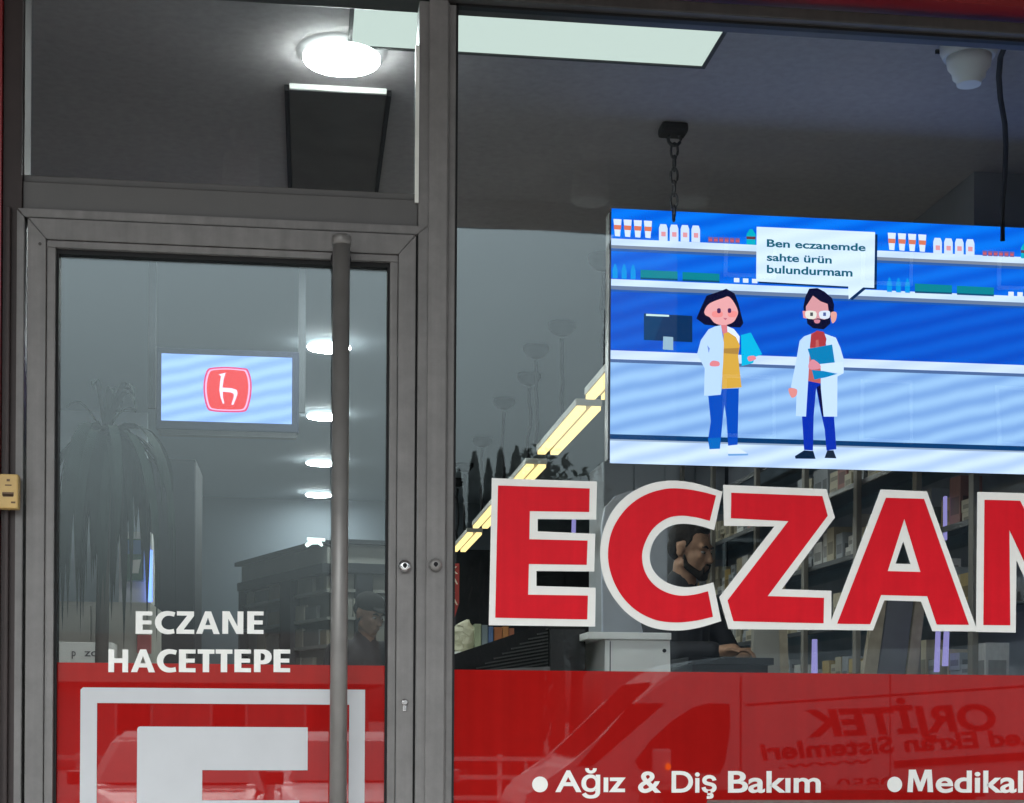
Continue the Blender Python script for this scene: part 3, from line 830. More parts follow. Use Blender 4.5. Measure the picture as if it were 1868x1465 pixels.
f0, f1, n1 = on_ceiling(642, 76), on_ceiling(1283, 110), on_ceiling(1326, 10)
pl = empty("ceiling_light", ((f0.x + f1.x) / 2, (f0.y + n1.y) / 2, ZC - .012), "large flat rectangular ceiling light panel near the window top", "light panel")
MB().box(f0.x, f1.x, n1.y, f0.y, ZC - .010, ZC - .002).build("diffuser", PANELL, pl)
pf = MB()
for a in ((f0.x - .012, f0.x, n1.y - .012, f0.y + .012), (f1.x, f1.x + .012, n1.y - .012, f0.y + .012), (f0.x, f1.x, n1.y - .012, n1.y), (f0.x, f1.x, f0.y, f0.y + .012)):
    pf.box(*a, ZC - .014, ZC - .001)
pf.build("panel_frame", mat("panel_frame_grey", (.10, .10, .10), .8, 0, .1), pl)
b0, b1, b2 = on_ceiling(527, 151), on_ceiling(707, 157), on_ceiling(543, 358)
hp = empty("ceiling_hatch", ((b0.x + b1.x) / 2, (b0.y + b2.y) / 2, ZC - .05), "dark switched off ceiling box with a bright front edge below the round lamp", "ceiling box")
HATCH = mat("dark_hatch", (.14, .132, .13), .95, 0, .02)
MB().box(b0.x, b1.x, b0.y + .012, b2.y, ZC - .014, ZC - .001, bev=.003).build("panel", HATCH, hp)
MB().box(b0.x + .002, b1.x - .002, b0.y, b0.y + .012, ZC - .018, ZC - .001).build("front_trim", mat("white_trim", (.8, .8, .77), .3), hp)
se = MB(); se.box(b0.x - .014, b0.x, b0.y + .012, b2.y, ZC - .02, ZC - .0015); se.box(b1.x, b1.x + .014, b0.y + .012, b2.y, ZC - .02, ZC - .0015)
se.build("side_gap", MATTBLK, hp)

# linear pendants with warm tubes
zL = CAM.z + 1.44; xL = 1.285
for i, (d0, d1, wires) in enumerate(((5.72, 7.02, (6.74,)), (7.25, 8.52, (7.92, 8.43)), (8.95, 10.2, (9.12, 9.85)), (10.62, 11.9, (11.25,)), (12.3, 13.6, (12.4, 13.2)))):
    y0_, y1_ = d0 + CAM.y, d1 + CAM.y
    lab = ["warm strip light partly hidden behind the LED screen edge", "longest visible warm strip light left of the LED screen", "short piece of warm strip light above the letter E", "warm strip light left of the letter E top corner", "farthest warm strip light beside the mullion"][i]
    o = empty("strip_light", (xL, (y0_ + y1_) / 2, zL), lab, "strip light", "warm pendant strip lights in a row")
    MB().box(xL - .062, xL + .062, y0_, y1_, zL + .012, zL + .045, bev=.003).build("housing", mat("housing_white", (.5, .49, .44), .5), o)
    MB().box(xL - .056, xL - .014, y0_ + .004, y1_ - .004, zL - .006, zL + .012).build("tube", TUBEY, o)
    MB().box(xL + .014, xL + .056, y0_ + .004, y1_ - .004, zL - .006, zL + .012).build("tube", TUBEY, o)
    for k, wd in enumerate(wires):
        yy = wd + CAM.y; sx_ = xL - .05 + .03 * math.sin(wd * 5)
        MB().lathe((sx_, yy, ZC), [(.07, -.001), (.07, -.025), (.045, -.055), (.02, -.065)], 'z', 20).build("ceiling_rose", mat("rose_grey", (.03, .03, .034), .7, 0, .1), o)
        rng = random.Random(int(wd * 100))
        pts = [(sx_ + (0 if j in (0, 6) else rng.uniform(-.012, .012)), yy, ZC - .08 + (zL + .04 - ZC + .08) * j / 6) for j in range(7)]
        MB().tube(pts, .011, 6).build("cord", mat("cord_grey", (.03, .03, .034), .7, 0, .1), o)

# ------------------------------------------------------------------ wall television seen through the door
YT = 2.95
t0, t1 = P(284, 782, YT), P(546, 642, YT)
tv = empty("television", ((t0.x + t1.x) / 2, YT, t0.z), "small television with a red letter emblem hanging behind the door glass", "television")
MB().box(t0.x, t1.x, YT, YT + .05, t0.z, t1.z, bev=.006).build("bezel", mat("tv_bezel", (.018, .022, .040), .6, 0, .1), tv)
MB().box(t0.x + .01, t1.x - .01, YT + .01, YT + .06, t0.z - .022, t0.z).build("lower_speaker_bar", BLACK, tv)
for px in (277, 551):
    xx = P(px, 600, YT + .04).x
    MB().box(xx - .016, xx + .016, YT + .05, YT + .08, t0.z + .1, ZC).build("hanging_pole", mat("pole_grey", (.06, .065, .07), .7, 0, .1), tv)
v0, v1 = P(294, 767, YT), P(533, 653, YT)
tm = []; tp = MB(); tl = [0]
def tshape(cs, rgb, moire=0.0, k=1.0):
    tl[0] += 1
    m = emit("tv_ink_%d" % tl[0], tuple(max(.002, c * 1.03 - o_) for c, o_ in zip(lin(rgb), (.03, .11, .09) if rgb[0] > 200 and rgb[1] < 150 else (.03, .05, .03))), EK * k * 1.10, moire); tm.append(m)
    tp.mesh(outline(cs, YT - .001 - tl[0] * .0004, 0.0), len(tm) - 1)
tx = lambda x, y: (lambda v: (v.x, v.z))(P(270 + x / 4.577, 620 + y / 4.577, YT))
tshape([[(v0.x, v0.z), (v1.x, v0.z), (v1.x, v1.z), (v0.x, v1.z)]], (148, 188, 250), .22, 1.05)
edge = [(495, 250), (540, 232), (660, 226), (790, 236), (835, 250), (862, 330), (866, 415), (855, 500), (830, 580), (790, 604), (660, 606), (540, 598), (495, 575), (470, 490), (462, 400), (470, 320)]
cxm, cym = 665, 415
tshape([smooth_closed([tx(*p) for p in edge], set(), 4)], (214, 90, 130))
tshape([smooth_closed([tx(cxm + (p[0] - cxm) * .93, cym + (p[1] - cym) * .93) for p in edge], set(), 4)], (238, 176, 214))
tshape([smooth_closed([tx(cxm + (p[0] - cxm) * .86, cym + (p[1] - cym) * .88) for p in edge], set(), 4)], (222, 56, 62))
tshape([[tx(*p) for p in ((590, 290), (648, 276), (632, 330), (622, 400), (700, 405), (742, 420), (748, 450), (735, 490), (712, 545), (696, 540), (716, 480), (716, 452), (690, 440), (625, 434), (626, 480), (638, 530), (626, 536), (606, 480), (596, 420), (602, 350), (610, 305))]], (246, 226, 250))
tp.build("tv_picture", tm, tv)

# ------------------------------------------------------------------ shop interior
def slab(name, px0, px1, pyt, y, depth, m, lab, cat, zb=ZF, doors=0, group=None):
    """A cabinet standing on the floor whose front is seen between px0 and px1, its top at pyt."""
    q0, q1 = P(px0, pyt, y), P(px1, pyt, y)
    o = empty(name, ((q0.x + q1.x) / 2, y, zb), lab, cat, group)
    MB().box(q0.x, q1.x, y, y + depth, zb + .06, q0.z, bev=.004).build("body", m, o)
    MB().box(q0.x + .02, q1.x - .02, y + .03, y + depth - .02, zb, zb + .06).build("plinth", MATTBLK, o)
    for k in range(doors):
        a = q0.x + (q1.x - q0.x) * k / doors; b = q0.x + (q1.x - q0.x) * (k + 1) / doors
        d = MB().box(a + .004, b - .004, y - .02, y - .001, zb + .08, q0.z - .02, bev=.002).build("door", m, o)
        MB().box(b - .05, b - .035, y - .045, y - .021, (zb + q0.z) / 2 - .08, (zb + q0.z) / 2 + .08, bev=.003).build("handle", STEEL, d)
    return o
PALEC = mat("pale_cabinet", (.44, .47, .52), .45, var=.05, scale=1)
slab("tall_cabinet", 1100, 1322, 842, 6.2, .5, PALEC, "tall pale blue grey cupboard behind the bearded man", "cupboard", doors=4)
slab("tall_cabinet", 268, 357, 836, 5.1, .6, DARKWOOD, "tall dark cupboard below the small television", "cupboard", doors=1)
slab("wall_unit", 832, 1096, 1002, 9.9, .5, DARKWOOD, "dark wall unit at the back behind the letter E", "wall unit", doors=4)
slab("partition_board", 96, 270, 570, 6.6, .06, mat("blue_grey_board", (.46, .52, .58), .6), "blue grey partition board behind the hanging leaves", "partition")
# white side counter and its items, seen under the leaves
slab("side_counter", 60, 274, 1096, 3.6, .6, mat("cream_counter", (.52, .51, .46), .45), "cream counter under the drooping plant inside the door", "counter", doors=2)
def at_px(px, py, y): return P(px, py, y)
yb = 3.62
g0, g1 = P(212, 1096, yb), P(272, 966, yb)
di = empty("display_case", ((g0.x + g1.x) / 2, yb, g0.z), "white display case with a green and blue pack on the cream counter", "display case")
MB().box(g0.x, g1.x, yb + .10, yb + .3, g0.z, g1.z, bev=.004).build("case", WHITEP, di)
pk = MB(); a, b = P(222, 1058, yb), P(262, 982, yb)
pk.box(a.x, b.x, yb + .02, yb + .09, a.z, b.z, bev=.01); pk.build("pack", [mat("green_pack", (.07, .16, .12), .35)], di)
a, b = P(226, 1010, yb), P(258, 985, yb)
MB().box(a.x, b.x, yb + .012, yb + .0195, a.z, b.z).build("pack_label", mat("blue_label", (.12, .22, .42), .4), di)
a, b = P(236, 1045, yb), P(256, 1022, yb)
MB().prism([(a.x, b.z), (b.x, b.z + .005), (b.x - .01, a.z), (a.x + .012, a.z)], yb + .012, yb + .0195).build("pack_emblem", WHITEP, di)
MB().box(P(267, 1000, yb).x, P(275, 1000, yb).x, yb + .085, yb + .098, P(270, 1095, yb).z, P(270, 1000, yb).z).build("blue_light", BLUELED, di)
a, b = P(250, 1192, 3.55), P(275, 1158, 3.55)
tag(MB().box(a.x, b.x, 3.55, 3.592, a.z, b.z, bev=.002).build("price_card", mat("red_card", (.55, .10, .10), .5)), "small red card on the front of the cream counter", "card")
a, b = P(104, 1206, 3.3), P(204, 1172, 3.3)
cc_ = empty("carton", ((a.x + b.x) / 2, 3.4, ZF), "white carton with small grey letters low in the door glass", "carton")
MB().box(a.x, b.x, 3.3, 3.52, ZF, b.z, bev=.003).build("box", WHITEP, cc_)
q = P(131, 1197, 3.299); q2 = P(138, 1197, 3.299)
GREYINK = mat("grey_ink", (.12, .12, .13), .5)
tmb = MB().mesh(fit_text("p", q.x, q2.x, q.z, 3.2985, .035, .01)); q = P(154, 1197, 3.299); q2 = P(192, 1197, 3.299)
tmb.build("printed_letter", GREYINK, cc_); tmb = MB().mesh(fit_text("zdo", q.x, q2.x, q.z, 3.2985, .035, .01)); tmb.build("printed_letter", GREYINK, cc_)
# dracaena: stem and long drooping leaves
py_ = 1.55
base = P(192, 795, py_)
pt = empty("drooping_plant", (base.x, py_, ZF), "tall house plant with long drooping strap leaves inside the door", "plant")
LEAF = mat("dark_leaf", (.016, .026, .022), .75, 0, .06, var=.35, scale=12)
MB().lathe((base.x, py_, ZF), [(.12, 0), (.15, .02), (.17, .30), (.18, .32), (.16, .32), (.15, .27)], 'z').build("pot", WHITEP, pt)
MB().tube([(base.x + .02, py_, ZF + .27), (base.x - .01, py_ + .01, ZF + .9), (base.x, py_, base.z - .02)], [.03, .024, .02], 10).build("stem", mat("bark", (.06, .05, .04), .8), pt)
rng = random.Random(3); lf = MB()
def strap(az, reach, rise, drop, wd):
    n = 11; vs = []
    for k in range(n + 1):
        t = k / n
        r = reach * math.sin(min(1, t * 1.25) * math.pi / 2)
        z = rise * math.sin(min(t * 2.2, 1) * math.pi / 2) * (1 - .2 * t) - drop * max(0, t - .18) ** 1.5
        c = Vector((base.x + r * math.cos(az), py_ + r * math.sin(az), base.z + z))
        s = Vector((-math.sin(az), math.cos(az), 0))
        h = wd * (.35 + .65 * math.sin(math.pi * min(1, t * .9 + .12))) * (1 - t ** 6)
        vs.append((lf.bm.verts.new(c - s * h), lf.bm.verts.new(c + Vector((0, 0, -.006))), lf.bm.verts.new(c + s * h)))
    for a, b in zip(vs, vs[1:]):
        for j in (0, 1):
            f = lf.bm.faces.new((a[j], a[j + 1], b[j + 1], b[j])); f.smooth = True
for k in range(52):
    strap(rng.uniform(0, 2 * math.pi), rng.uniform(.06, .27), rng.uniform(-.02, .07), rng.uniform(.40, 1.0), rng.uniform(.015, .030))
for k in range(9):
    strap(rng.uniform(0, 2 * math.pi), rng.uniform(.06, .16), rng.uniform(.12, .24), rng.uniform(-.02, .1), rng.uniform(.009, .014))
lf.build("leaves", LEAF, pt)

# corner shelving with a dark cornice (door, right half)
yk = 5.2
ck = empty("corner_shelving", (P(560, 1200, yk).x, yk, ZF), "corner shelving with dark cornice and dark posts behind the door handle", "shelving")
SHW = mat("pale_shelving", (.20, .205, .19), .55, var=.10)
cx_ = P(612, 1000, yk).x; lx_ = P(455, 1020, yk + 1.6).x; rx_ = P(716, 1000, yk).x
zt_a = P(612, 986, yk).z
L0, L1 = Vector((lx_, yk + 1.5)), Vector((cx_, yk))
def wall_seg(mb, p, q, z0, z1, th, out=0.0):
    d = (q - p).normalized(); nn = Vector((d.y, -d.x))
    if nn.y > 0: nn = -nn
    a, b = p + nn * out, q + nn * out
    c_, d_ = a - nn * th, b - nn * th
    vs = [mb.bm.verts.new((v.x, v.y, z)) for z in (z0, z1) for v in (a, b, d_, c_)]
    for f in ((0, 1, 2, 3), (7, 6, 5, 4), (0, 4, 5, 1), (1, 5, 6, 2), (2, 6, 7, 3), (3, 7, 4, 0)):
        mb.bm.faces.new([vs[i] for i in f])
    bmesh.ops.recalc_face_normals(mb.bm, faces=mb.bm.faces[:])
R0, R1 = Vector((cx_ + .002, yk)), Vector((rx_ + .15, yk + .1))
zc0 = zt_a
bk = MB()
for p, q in ((L0, L1), (R0, R1)): wall_seg(bk, p, q, ZF, zc0 - .02, .10)
bk.build("back_panel", SHW, ck)
co = MB()
for p, q in ((L0, L1), (R0, R1)):
    wall_seg(co, p, q, zc0 - .025, zc0, .12, .10); wall_seg(co, p, q, zc0 - .19, zc0 - .135, .12, .08)
co.build("cornice", DARKWOOD, ck)
fx = MB()
for p, q in ((L0, L1), (R0, R1)): wall_seg(fx, p, q, zc0 - .135, zc0 - .025, .12, .05)
fx.build("fascia", SHW, ck)
for p, q, tt in ((L0, L1, (.52, .64)), (R0, R1, (.22, .42)), (R0, R1, (.72, .82)), (L0, L1, (.0, .02))):
    po = MB(); wall_seg(po, p.lerp(q, tt[0]), p.lerp(q, tt[1]), ZF, zc0 - .19, .06, .07); po.build("post", DARKWOOD, ck)
for k in range(7):
    shb = MB()
    for p, q in ((L0, L1), (R0, R1)):
        z_ = zc0 - .30 - k * .16
        wall_seg(shb, p.lerp(q, .01), p.lerp(q, .99), z_, z_ + .018, .06, .045)
    shb.build("shelf", mat("shelf_edge_grey", (.20, .205, .19), .5), ck)
n_ = 0
for p, q in ((L0, L1), (R0, R1)):
    for k in range(7):
        z_ = zc0 - .30 - k * .16 + .019
        t = .04
        while t < .95:
            wdt = rng.uniform(.09, .17)
            if rng.random() < .72:
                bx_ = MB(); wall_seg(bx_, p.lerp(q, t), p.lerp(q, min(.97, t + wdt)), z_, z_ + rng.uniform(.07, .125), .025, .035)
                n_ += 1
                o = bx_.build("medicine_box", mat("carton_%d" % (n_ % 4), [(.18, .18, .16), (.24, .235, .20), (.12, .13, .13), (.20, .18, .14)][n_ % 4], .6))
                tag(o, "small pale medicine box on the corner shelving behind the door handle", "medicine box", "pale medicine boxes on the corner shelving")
            t += wdt + .015
a, b = P(558, 994, 4.6), P(594, 980, 4.6)
rl = empty("reading_light", ((a.x + b.x) / 2, 4.6, a.z), "small bright clamp light on top of the corner shelving", "lamp")
MB().tube([tuple(P(558, 996, 4.6)), tuple(P(568, 988, 4.6)), tuple(P(582, 988, 4.6)), tuple(P(588, 996, 4.6))], [.010, .016, .016, .006], 10).build("lamp_head", emit("cool_glow", (.62, .85, .80), .9), rl)
MB().tube([tuple(P(560, 983, 4.6)), tuple(P(593, 985, 4.6))], .008, 8).build("glow_tube", emit("cool_glow", (.62, .85, .80), .9), rl)
MB().tube([tuple(P(590, 990, 4.62)), tuple(P(600, 996, 4.9)), tuple(P(612, 1000, 5.1))], .008, 8).build("clamp_arm", BLACK, rl)

# ---- right side: wall shelves, posts, boxes
xS = 2.45
yA, yB_ = 1.45, 6.15
we = empty("wall_shelving", (xS, (yA + yB_) / 2, ZF), "long glass wall shelving with pale posts behind the big letters", "shelving")
MB().box(X_R - .03, X_R - .002, yA, yB_, ZF, ZC - .3).build("back_board", mat("dim_board", (.42, .45, .52), .6), we)
zsh = [ZF + .3, ZF + .62, 1.62, 1.93, 2.24, 2.56, 2.86]
for z_ in zsh:
    sh_ = MB().box(xS, X_R - .03, yA, yB_, z_, z_ + .012).build("glass_shelf", SHELFGLASS, we)
    MB().box(xS - .010, xS - .001, yA, yB_, z_ - .006, z_ + .016).build("shelf_edge", mat("dark_shelf_edge", (.035, .04, .045), .3), sh_)
POSTM = mat('dull_post', (.24, .22, .19), .5)
for k, yy in enumerate((1.5, 2.05, 2.75, 3.5, 4.35, 5.3, 6.1)):
    MB().box(xS - .035, xS - .011, yy - .022, yy + .022, ZF, ZC - .32, bev=.003).build("post", POSTM, we)
MB().box(xS - .06, X_R, yA - .02, yB_ + .02, ZC - .31, ZC - .002).build("top_fascia", mat("fascia_grey", (.16, .17, .20), .6), we)
kinds = [("beige_carton", (.56, .50, .36), "small beige medicine carton on the glass wall shelving"), ("white_carton", (.74, .74, .72), "small white medicine carton on the glass wall shelving"),
         ("grey_carton", (.38, .41, .45), "small grey medicine carton on the glass wall shelving"), ("reddish_carton", (.34, .13, .11), "small reddish medicine carton on the glass wall shelving"), ("ochre_carton", (.42, .30, .10), "small ochre medicine carton on the glass wall shelving")]
rb = random.Random(11)
PROTO = {}
def carton(kind, x, y, z, sx_, sy_, sz_):
    nm, colr, lab = kinds[kind]
    if kind not in PROTO:
        mb = MB(); mb.box(-.5, .5, -.5, .5, 0, 1, mi=0); mb.box(-.506, -.5, -.38, .38, .25, .6, mi=1); mb.box(-.38, .38, -.506, -.5, .25, .6, mi=1)
        me = bpy.data.meshes.new("medicine_box"); mb.bm.to_mesh(me); mb.bm.free()
        me.materials.append(mat(nm, colr, .5, var=.08)); me.materials.append(mat("print_" + nm, tuple(c * .45 for c in colr), .5))
        PROTO[kind] = me
    o = bpy.data.objects.new("medicine_box", PROTO[kind]); COL.objects.link(o)
    o.location = (x, y, z); o.scale = (sx_, sy_, sz_); o.rotation_euler.z = rb.uniform(-.06, .06)
    tag(o, lab, "medicine box", nm.replace('_', ' ') + "s on the wall shelving")
for zi, z_ in enumerate(zsh):
    if z_ < 1.5 or z_ > 2.7: continue
    y = yA + .06
    while y < yB_ - .1:
        wv_ = rb.uniform(.07, .13); kind = rb.choices(range(5), (5, 3, 4, .8, 1.1))[0]
        if rb.random() < .96:
            hh = rb.uniform(.04, .07) if rb.random() < .4 else rb.uniform(.12, .2)
            nst = rb.randint(2, 3) if hh < .08 else 1
            for k in range(nst):
                carton(kind, xS + .06 + rb.uniform(0, .03), y + wv_ / 2, z_ + .0125 + k * (hh + .001), .09, wv_, hh)
        y += wv_ + rb.uniform(.006, .022)
# slanted A-board, light strips
def px_poly(pts, y): return [((lambda v: (v.x, v.z))(P(px, py, y))) for px, py in pts]
ya = 1.9
ab = empty("display_board", (P(1640, 1150, ya).x, ya, ZF), "grey slanted display board with pale wooden edges under the letter A", "display board")
MB().prism(px_poly([(1600, 1236), (1622, 1085), (1668, 1085), (1650, 1236)], ya), ya, ya + .02).build("board", mat("board_grey", (.17, .175, .20), .5), ab)
MB().prism(px_poly([(1574, 1236), (1596, 1085), (1618, 1085), (1598, 1236)], ya), ya - .006, ya + .028).build("edge", BEIGE, ab)
MB().prism(px_poly([(1652, 1236), (1670, 1085), (1688, 1085), (1672, 1236)], ya), ya - .006, ya + .028).build("edge", BEIGE, ab)
MB().prism(px_poly([(1574, 1300), (1574, 1236.5), (1674, 1236.5), (1674, 1300)], ya), ya - .004, ya + .026).build("board_foot", MATTBLK, ab)
sl = empty("display_stand", (P(1400, 1180, 2.6).x, 2.6, ZF), "pale upright display stand right of the bearded man", "display stand")
MB().prism(px_poly([(1372, 1260), (1378, 1060), (1418, 1060), (1424, 1260)], 2.6), 2.6, 2.64).build("board", mat("stand_grey", (.36, .35, .31), .5), sl)
MB().prism(px_poly([(1424.5, 1260), (1418.5, 1060), (1432, 1060), (1440, 1260)], 2.6), 2.596, 2.65).build("edge", BEIGE, sl)
MB().prism(px_poly([(1372, 1480), (1372, 1260.5), (1440, 1260.5), (1440, 1480)], 2.6), 2.6, 2.64).build("base_panel", MATTBLK, sl)
for (pts, yy, lab) in (([(1482, 1262), (1484, 1166), (1491, 1166), (1492, 1262)], 2.2, "violet light strip low on the wall shelving left of the display board"),
                       ([(1707, 1226), (1712, 1110), (1717, 1110), (1714, 1226)], 1.8, "left of two violet light strips at the foot of the letter A"),
                       ([(1722, 1215), (1727, 1120), (1733, 1120), (1730, 1215)], 1.82, "right of two violet light strips at the foot of the letter A"),
                       ([(1724, 985), (1724, 905), (1728, 905), (1728, 985)], 1.86, "thin violet light strip between the letters A and N"),
                       ([(1043, 985), (1044, 940), (1051, 940), (1050, 985)], 6.0, "short violet light strip seen through the upper gap of the letter E")):
    o = MB().prism(px_poly(pts, yy), yy, yy + .02).build("light_strip", PURPLE)
    tag(o, lab, "light strip", "violet light strips inside the shop")
# poster stand behind the letter C
y_ = 4.0
pb = empty("rounded_board", (P(1140, 1100, y_).x, y_, ZF), "pale rounded standing board behind the letters E and C", "display board")
MB().prism(px_poly([(1100, 1210), (1098, 960), (1104, 925), (1122, 905), (1150, 895), (1218, 890), (1218, 1210)], y_), y_, y_ + .04, bev=.004).build("board", mat("pale_board", (.58, .63, .74), .5, var=.05), pb)
MB().box(P(1095, 1210, y_).x, P(1222, 1210, y_).x, y_ - .12, y_ + .16, ZF, P(1095, 1210, y_).z).build("foot", WHITEP, pb)
# counter with white cash cabinet, black ribbed stand
yc = 1.45
wc = empty("cash_cabinet", (P(1160, 1200, yc).x, yc, ZF), "white cabinet with overhanging top and small keyhole at the counter", "cabinet")
a, b = P(1103, 1300, yc), P(1226, 1166, yc)
MB().prism([(a.x, ZF), (a.x, b.z), (P(1222, 1166, yc).x, b.z), (P(1234, 1300, yc).x, ZF)], yc, yc + .4).build("body", WHITEP, wc)
a2, b2_ = P(1071, 1166, yc), P(1223, 1155, yc)
MB().box(a2.x, b2_.x, yc - .015, yc + .42, a2.z + .0005, b2_.z, bev=.002).build("top", WHITEP, wc)
kq = P(1212, 1187, yc - .002); MB().lathe((kq.x, yc - .0005, kq.z), [(.007, 0), (.007, -.002)], 'y', 14).build("keyhole", MATTBLK, wc)
MB().box(P(1112, 1200, yc).x, P(1114, 1200, yc).x, yc - .0015, yc - .0003, ZF + .1, b.z - .01).build("door_gap", GREYINK, wc)
yr_ = 1.62
rs = empty("ribbed_stand", (P(950, 1200, yr_).x, yr_, ZF), "black ribbed counter stand sloping up to the right below the letter E", "counter stand")
MB().prism(px_poly([(815, 1420), (815, 1198), (830, 1193), (985, 1141), (1068, 1141), (1068, 1420)], yr_), yr_, yr_ + .45).build("body", MATTBLK, rs)
rbm = MB()
for k in range(14):
    yy = 1146 + k * 6.2
    x_l = 985 - (yy - 1141) * 2.55 + 24
    if x_l < 840: x_l = 840
    rbm.prism(px_poly([(x_l, yy + (1000 - x_l) * .17), (1000, yy), (1000, yy + 2.6), (x_l, yy + 2.6 + (1000 - x_l) * .17)], yr_ - .006), yr_ - .006, yr_ - .0005)
rbm.build("ribs", mat("rib_black", (.035, .036, .036), .4), rs)
MB().prism(px_poly([(1003, 1420), (1003, 1148), (1067, 1148), (1067, 1420)], yr_ - .012), yr_ - .012, yr_ - .0005).build("front_panel", BLACK, rs)
MB().prism(px_poly([(842, 1226), (935, 1219), (1004, 1216), (1004, 1240), (842, 1240)], yr_ - .03), yr_ - .03, yr_ - .013).build("tray", mat("tray_grey", (.14, .13, .13), .4), rs)
# back counter with bag and books
yq = 3.6
bc = slab("back_counter", 800, 1010, 1188, yq, .5, WHITEP, "pale counter carrying a paper bag and a row of books", "counter")
zq = P(860, 1188, yq).z
bg_ = MB(); c = P(846, 1168, yq + .15); bg_.ball((c.x, yq + .15, zq + .075), .062, .05, .078, 20)
rbg = random.Random(5)
for v in bg_.bm.verts:
    k = math.sin(v.co.x * 90 + 1) * math.sin(v.co.z * 80) + .6 * math.sin(v.co.z * 150 + v.co.x * 40)
    v.co += Vector((.010 * k, .006 * k, .008 * k))
    v.co.z = max(v.co.z, zq + .001)
for f in bg_.bm.faces: f.smooth = False
tag(bg_.build("paper_bag", mat("crumpled_paper", (.56, .54, .40), .7)), "crumpled cream paper bag beside the mullion on the pale counter", "bag")
for i, (p0, p1, top, colr, lab) in enumerate(((866, 878, 1138, (.30, .34, .22), "pale green book beside the paper bag"), (879, 890, 1140, (.16, .20, .22), "grey blue book beside the pale green book"), (891, 900, 1143, (.08, .14, .28), "blue book in the row beside the paper bag"), (902, 916, 1144, (.36, .12, .04), "dark orange book in the row beside the paper bag"), (917, 928, 1143, (.42, .17, .05), "bright orange book in the row beside the paper bag"), (929, 938, 1146, (.30, .10, .05), "brown book at the right end of the row"))):
    a, b = P(p0, top, yq + .1), P(p1, top, yq + .1)
    tag(MB().box(a.x, b.x, yq + .1, yq + .26, zq + .001, a.z, bev=.002).build("book", mat("book_%d" % i, colr, .5)), lab, "book", "books on the pale counter")
# hanging red banner
yv = 2.9
a, b = P(812, 1108, yv), P(838, 1028, yv)
bn = empty("hanging_banner", ((a.x + b.x) / 2, yv, a.z), "narrow red KASA banner hanging beside the mullion", "banner")
MB().prism([(a.x, a.z + .03), (a.x, b.z), (b.x, b.z), (b.x, a.z + .02), ((a.x + b.x) / 2 + .01, a.z - .05)], yv, yv + .012).build("cloth", mat("banner_red", (.34, .030, .022), .6), bn)
bl = MB()
for k, chh in enumerate("KASA"):
    me = text_mesh(chh, .012); ws = [v.co.copy() for v in me.vertices]; hgt = (b.z - a.z) / 4.6
    xm = b.x - .024
    for v in me.vertices:
        v.co = Vector((xm + (v.co.x - .33) * .05, yv - .002 - v.co.z * .05, b.z - (k + 1) * hgt * 1.08 + v.co.y * hgt * 1.1))
    bl.mesh(me)
bl.build("banner_letters", mat("banner_cream", (.65, .55, .42), .6), bn)
MB().tube([(b.x - .03, yv + .006, b.z), (b.x - .03, yv + .006, ZC)], .003, 6).build("hanging_wire", MATTBLK, bn)

# ------------------------------------------------------------------ people inside the shop
SKIN = mat("tan_skin", (.40, .235, .155), .55, 0, .3, var=.22, scale=26, bump=.25, bscale=160)
SKIN2 = mat("brown_skin", (.15, .085, .055), .5, var=.10, scale=18)
HAIRB = mat("dark_hair", (.022, .017, .014), .75, 0, .2, var=.6, scale=140, bump=1.0, bscale=220)
JACK = mat("navy_jacket", (.018, .019, .026), .75, var=.3, scale=10, bump=.3, bscale=30)
TROU = mat("dark_trousers", (.03, .03, .035), .8)
EYEW = mat("eye_white", (.22, .20, .19), .5); EYED = mat("eye_dark", (.02, .014, .01), .2)


class Blob:
    """Rough limbs and ellipsoids in body space, welded by a voxel remesh into one continuous surface."""
    def __init__(s): s.mb = MB()
    def cap(s, p, q, r0, r1, n=12):
        p, q = Vector(p), Vector(q)
        s.mb.tube([p, p.lerp(q, .5), q], [r0, (r0 + r1) / 2, r1], n); s.mb.ball(p, r0, r0, r0, n); s.mb.ball(q, r1, r1, r1, n)
    def ell(s, c, rx, ry, rz, rot=None): s.mb.ball(c, rx, ry, rz, 20, 0, rot)
    def done(s, name, m, parent, xf, voxel=.009, it=4):
        me = bpy.data.meshes.new(name)
        for v in s.mb.bm.verts: v.co = xf @ v.co
        s.mb.bm.to_mesh(me); s.mb.bm.free()
        o = bpy.data.objects.new(name, me); COL.objects.link(o)
        a = o.modifiers.new("weld", 'REMESH'); a.mode = 'VOXEL'; a.voxel_size = voxel
        b = o.modifiers.new("soft", 'SMOOTH'); b.iterations = it; b.factor = .5
        bpy.context.view_layer.update()
        dg = bpy.context.evaluated_depsgraph_get()
        m2 = bpy.data.meshes.new_from_object(o.evaluated_get(dg))
        o.modifiers.clear(); o.data = m2; bpy.data.meshes.remove(me)
        m2.materials.clear(); m2.materials.append(m)
        for p in m2.polygons: p.use_smooth = True
        m2.name = name
        o.parent = parent
        off = WLOC[parent.name]
        for v in m2.vertices: v.co -= off
        WLOC[o.name] = off.copy()
        return o


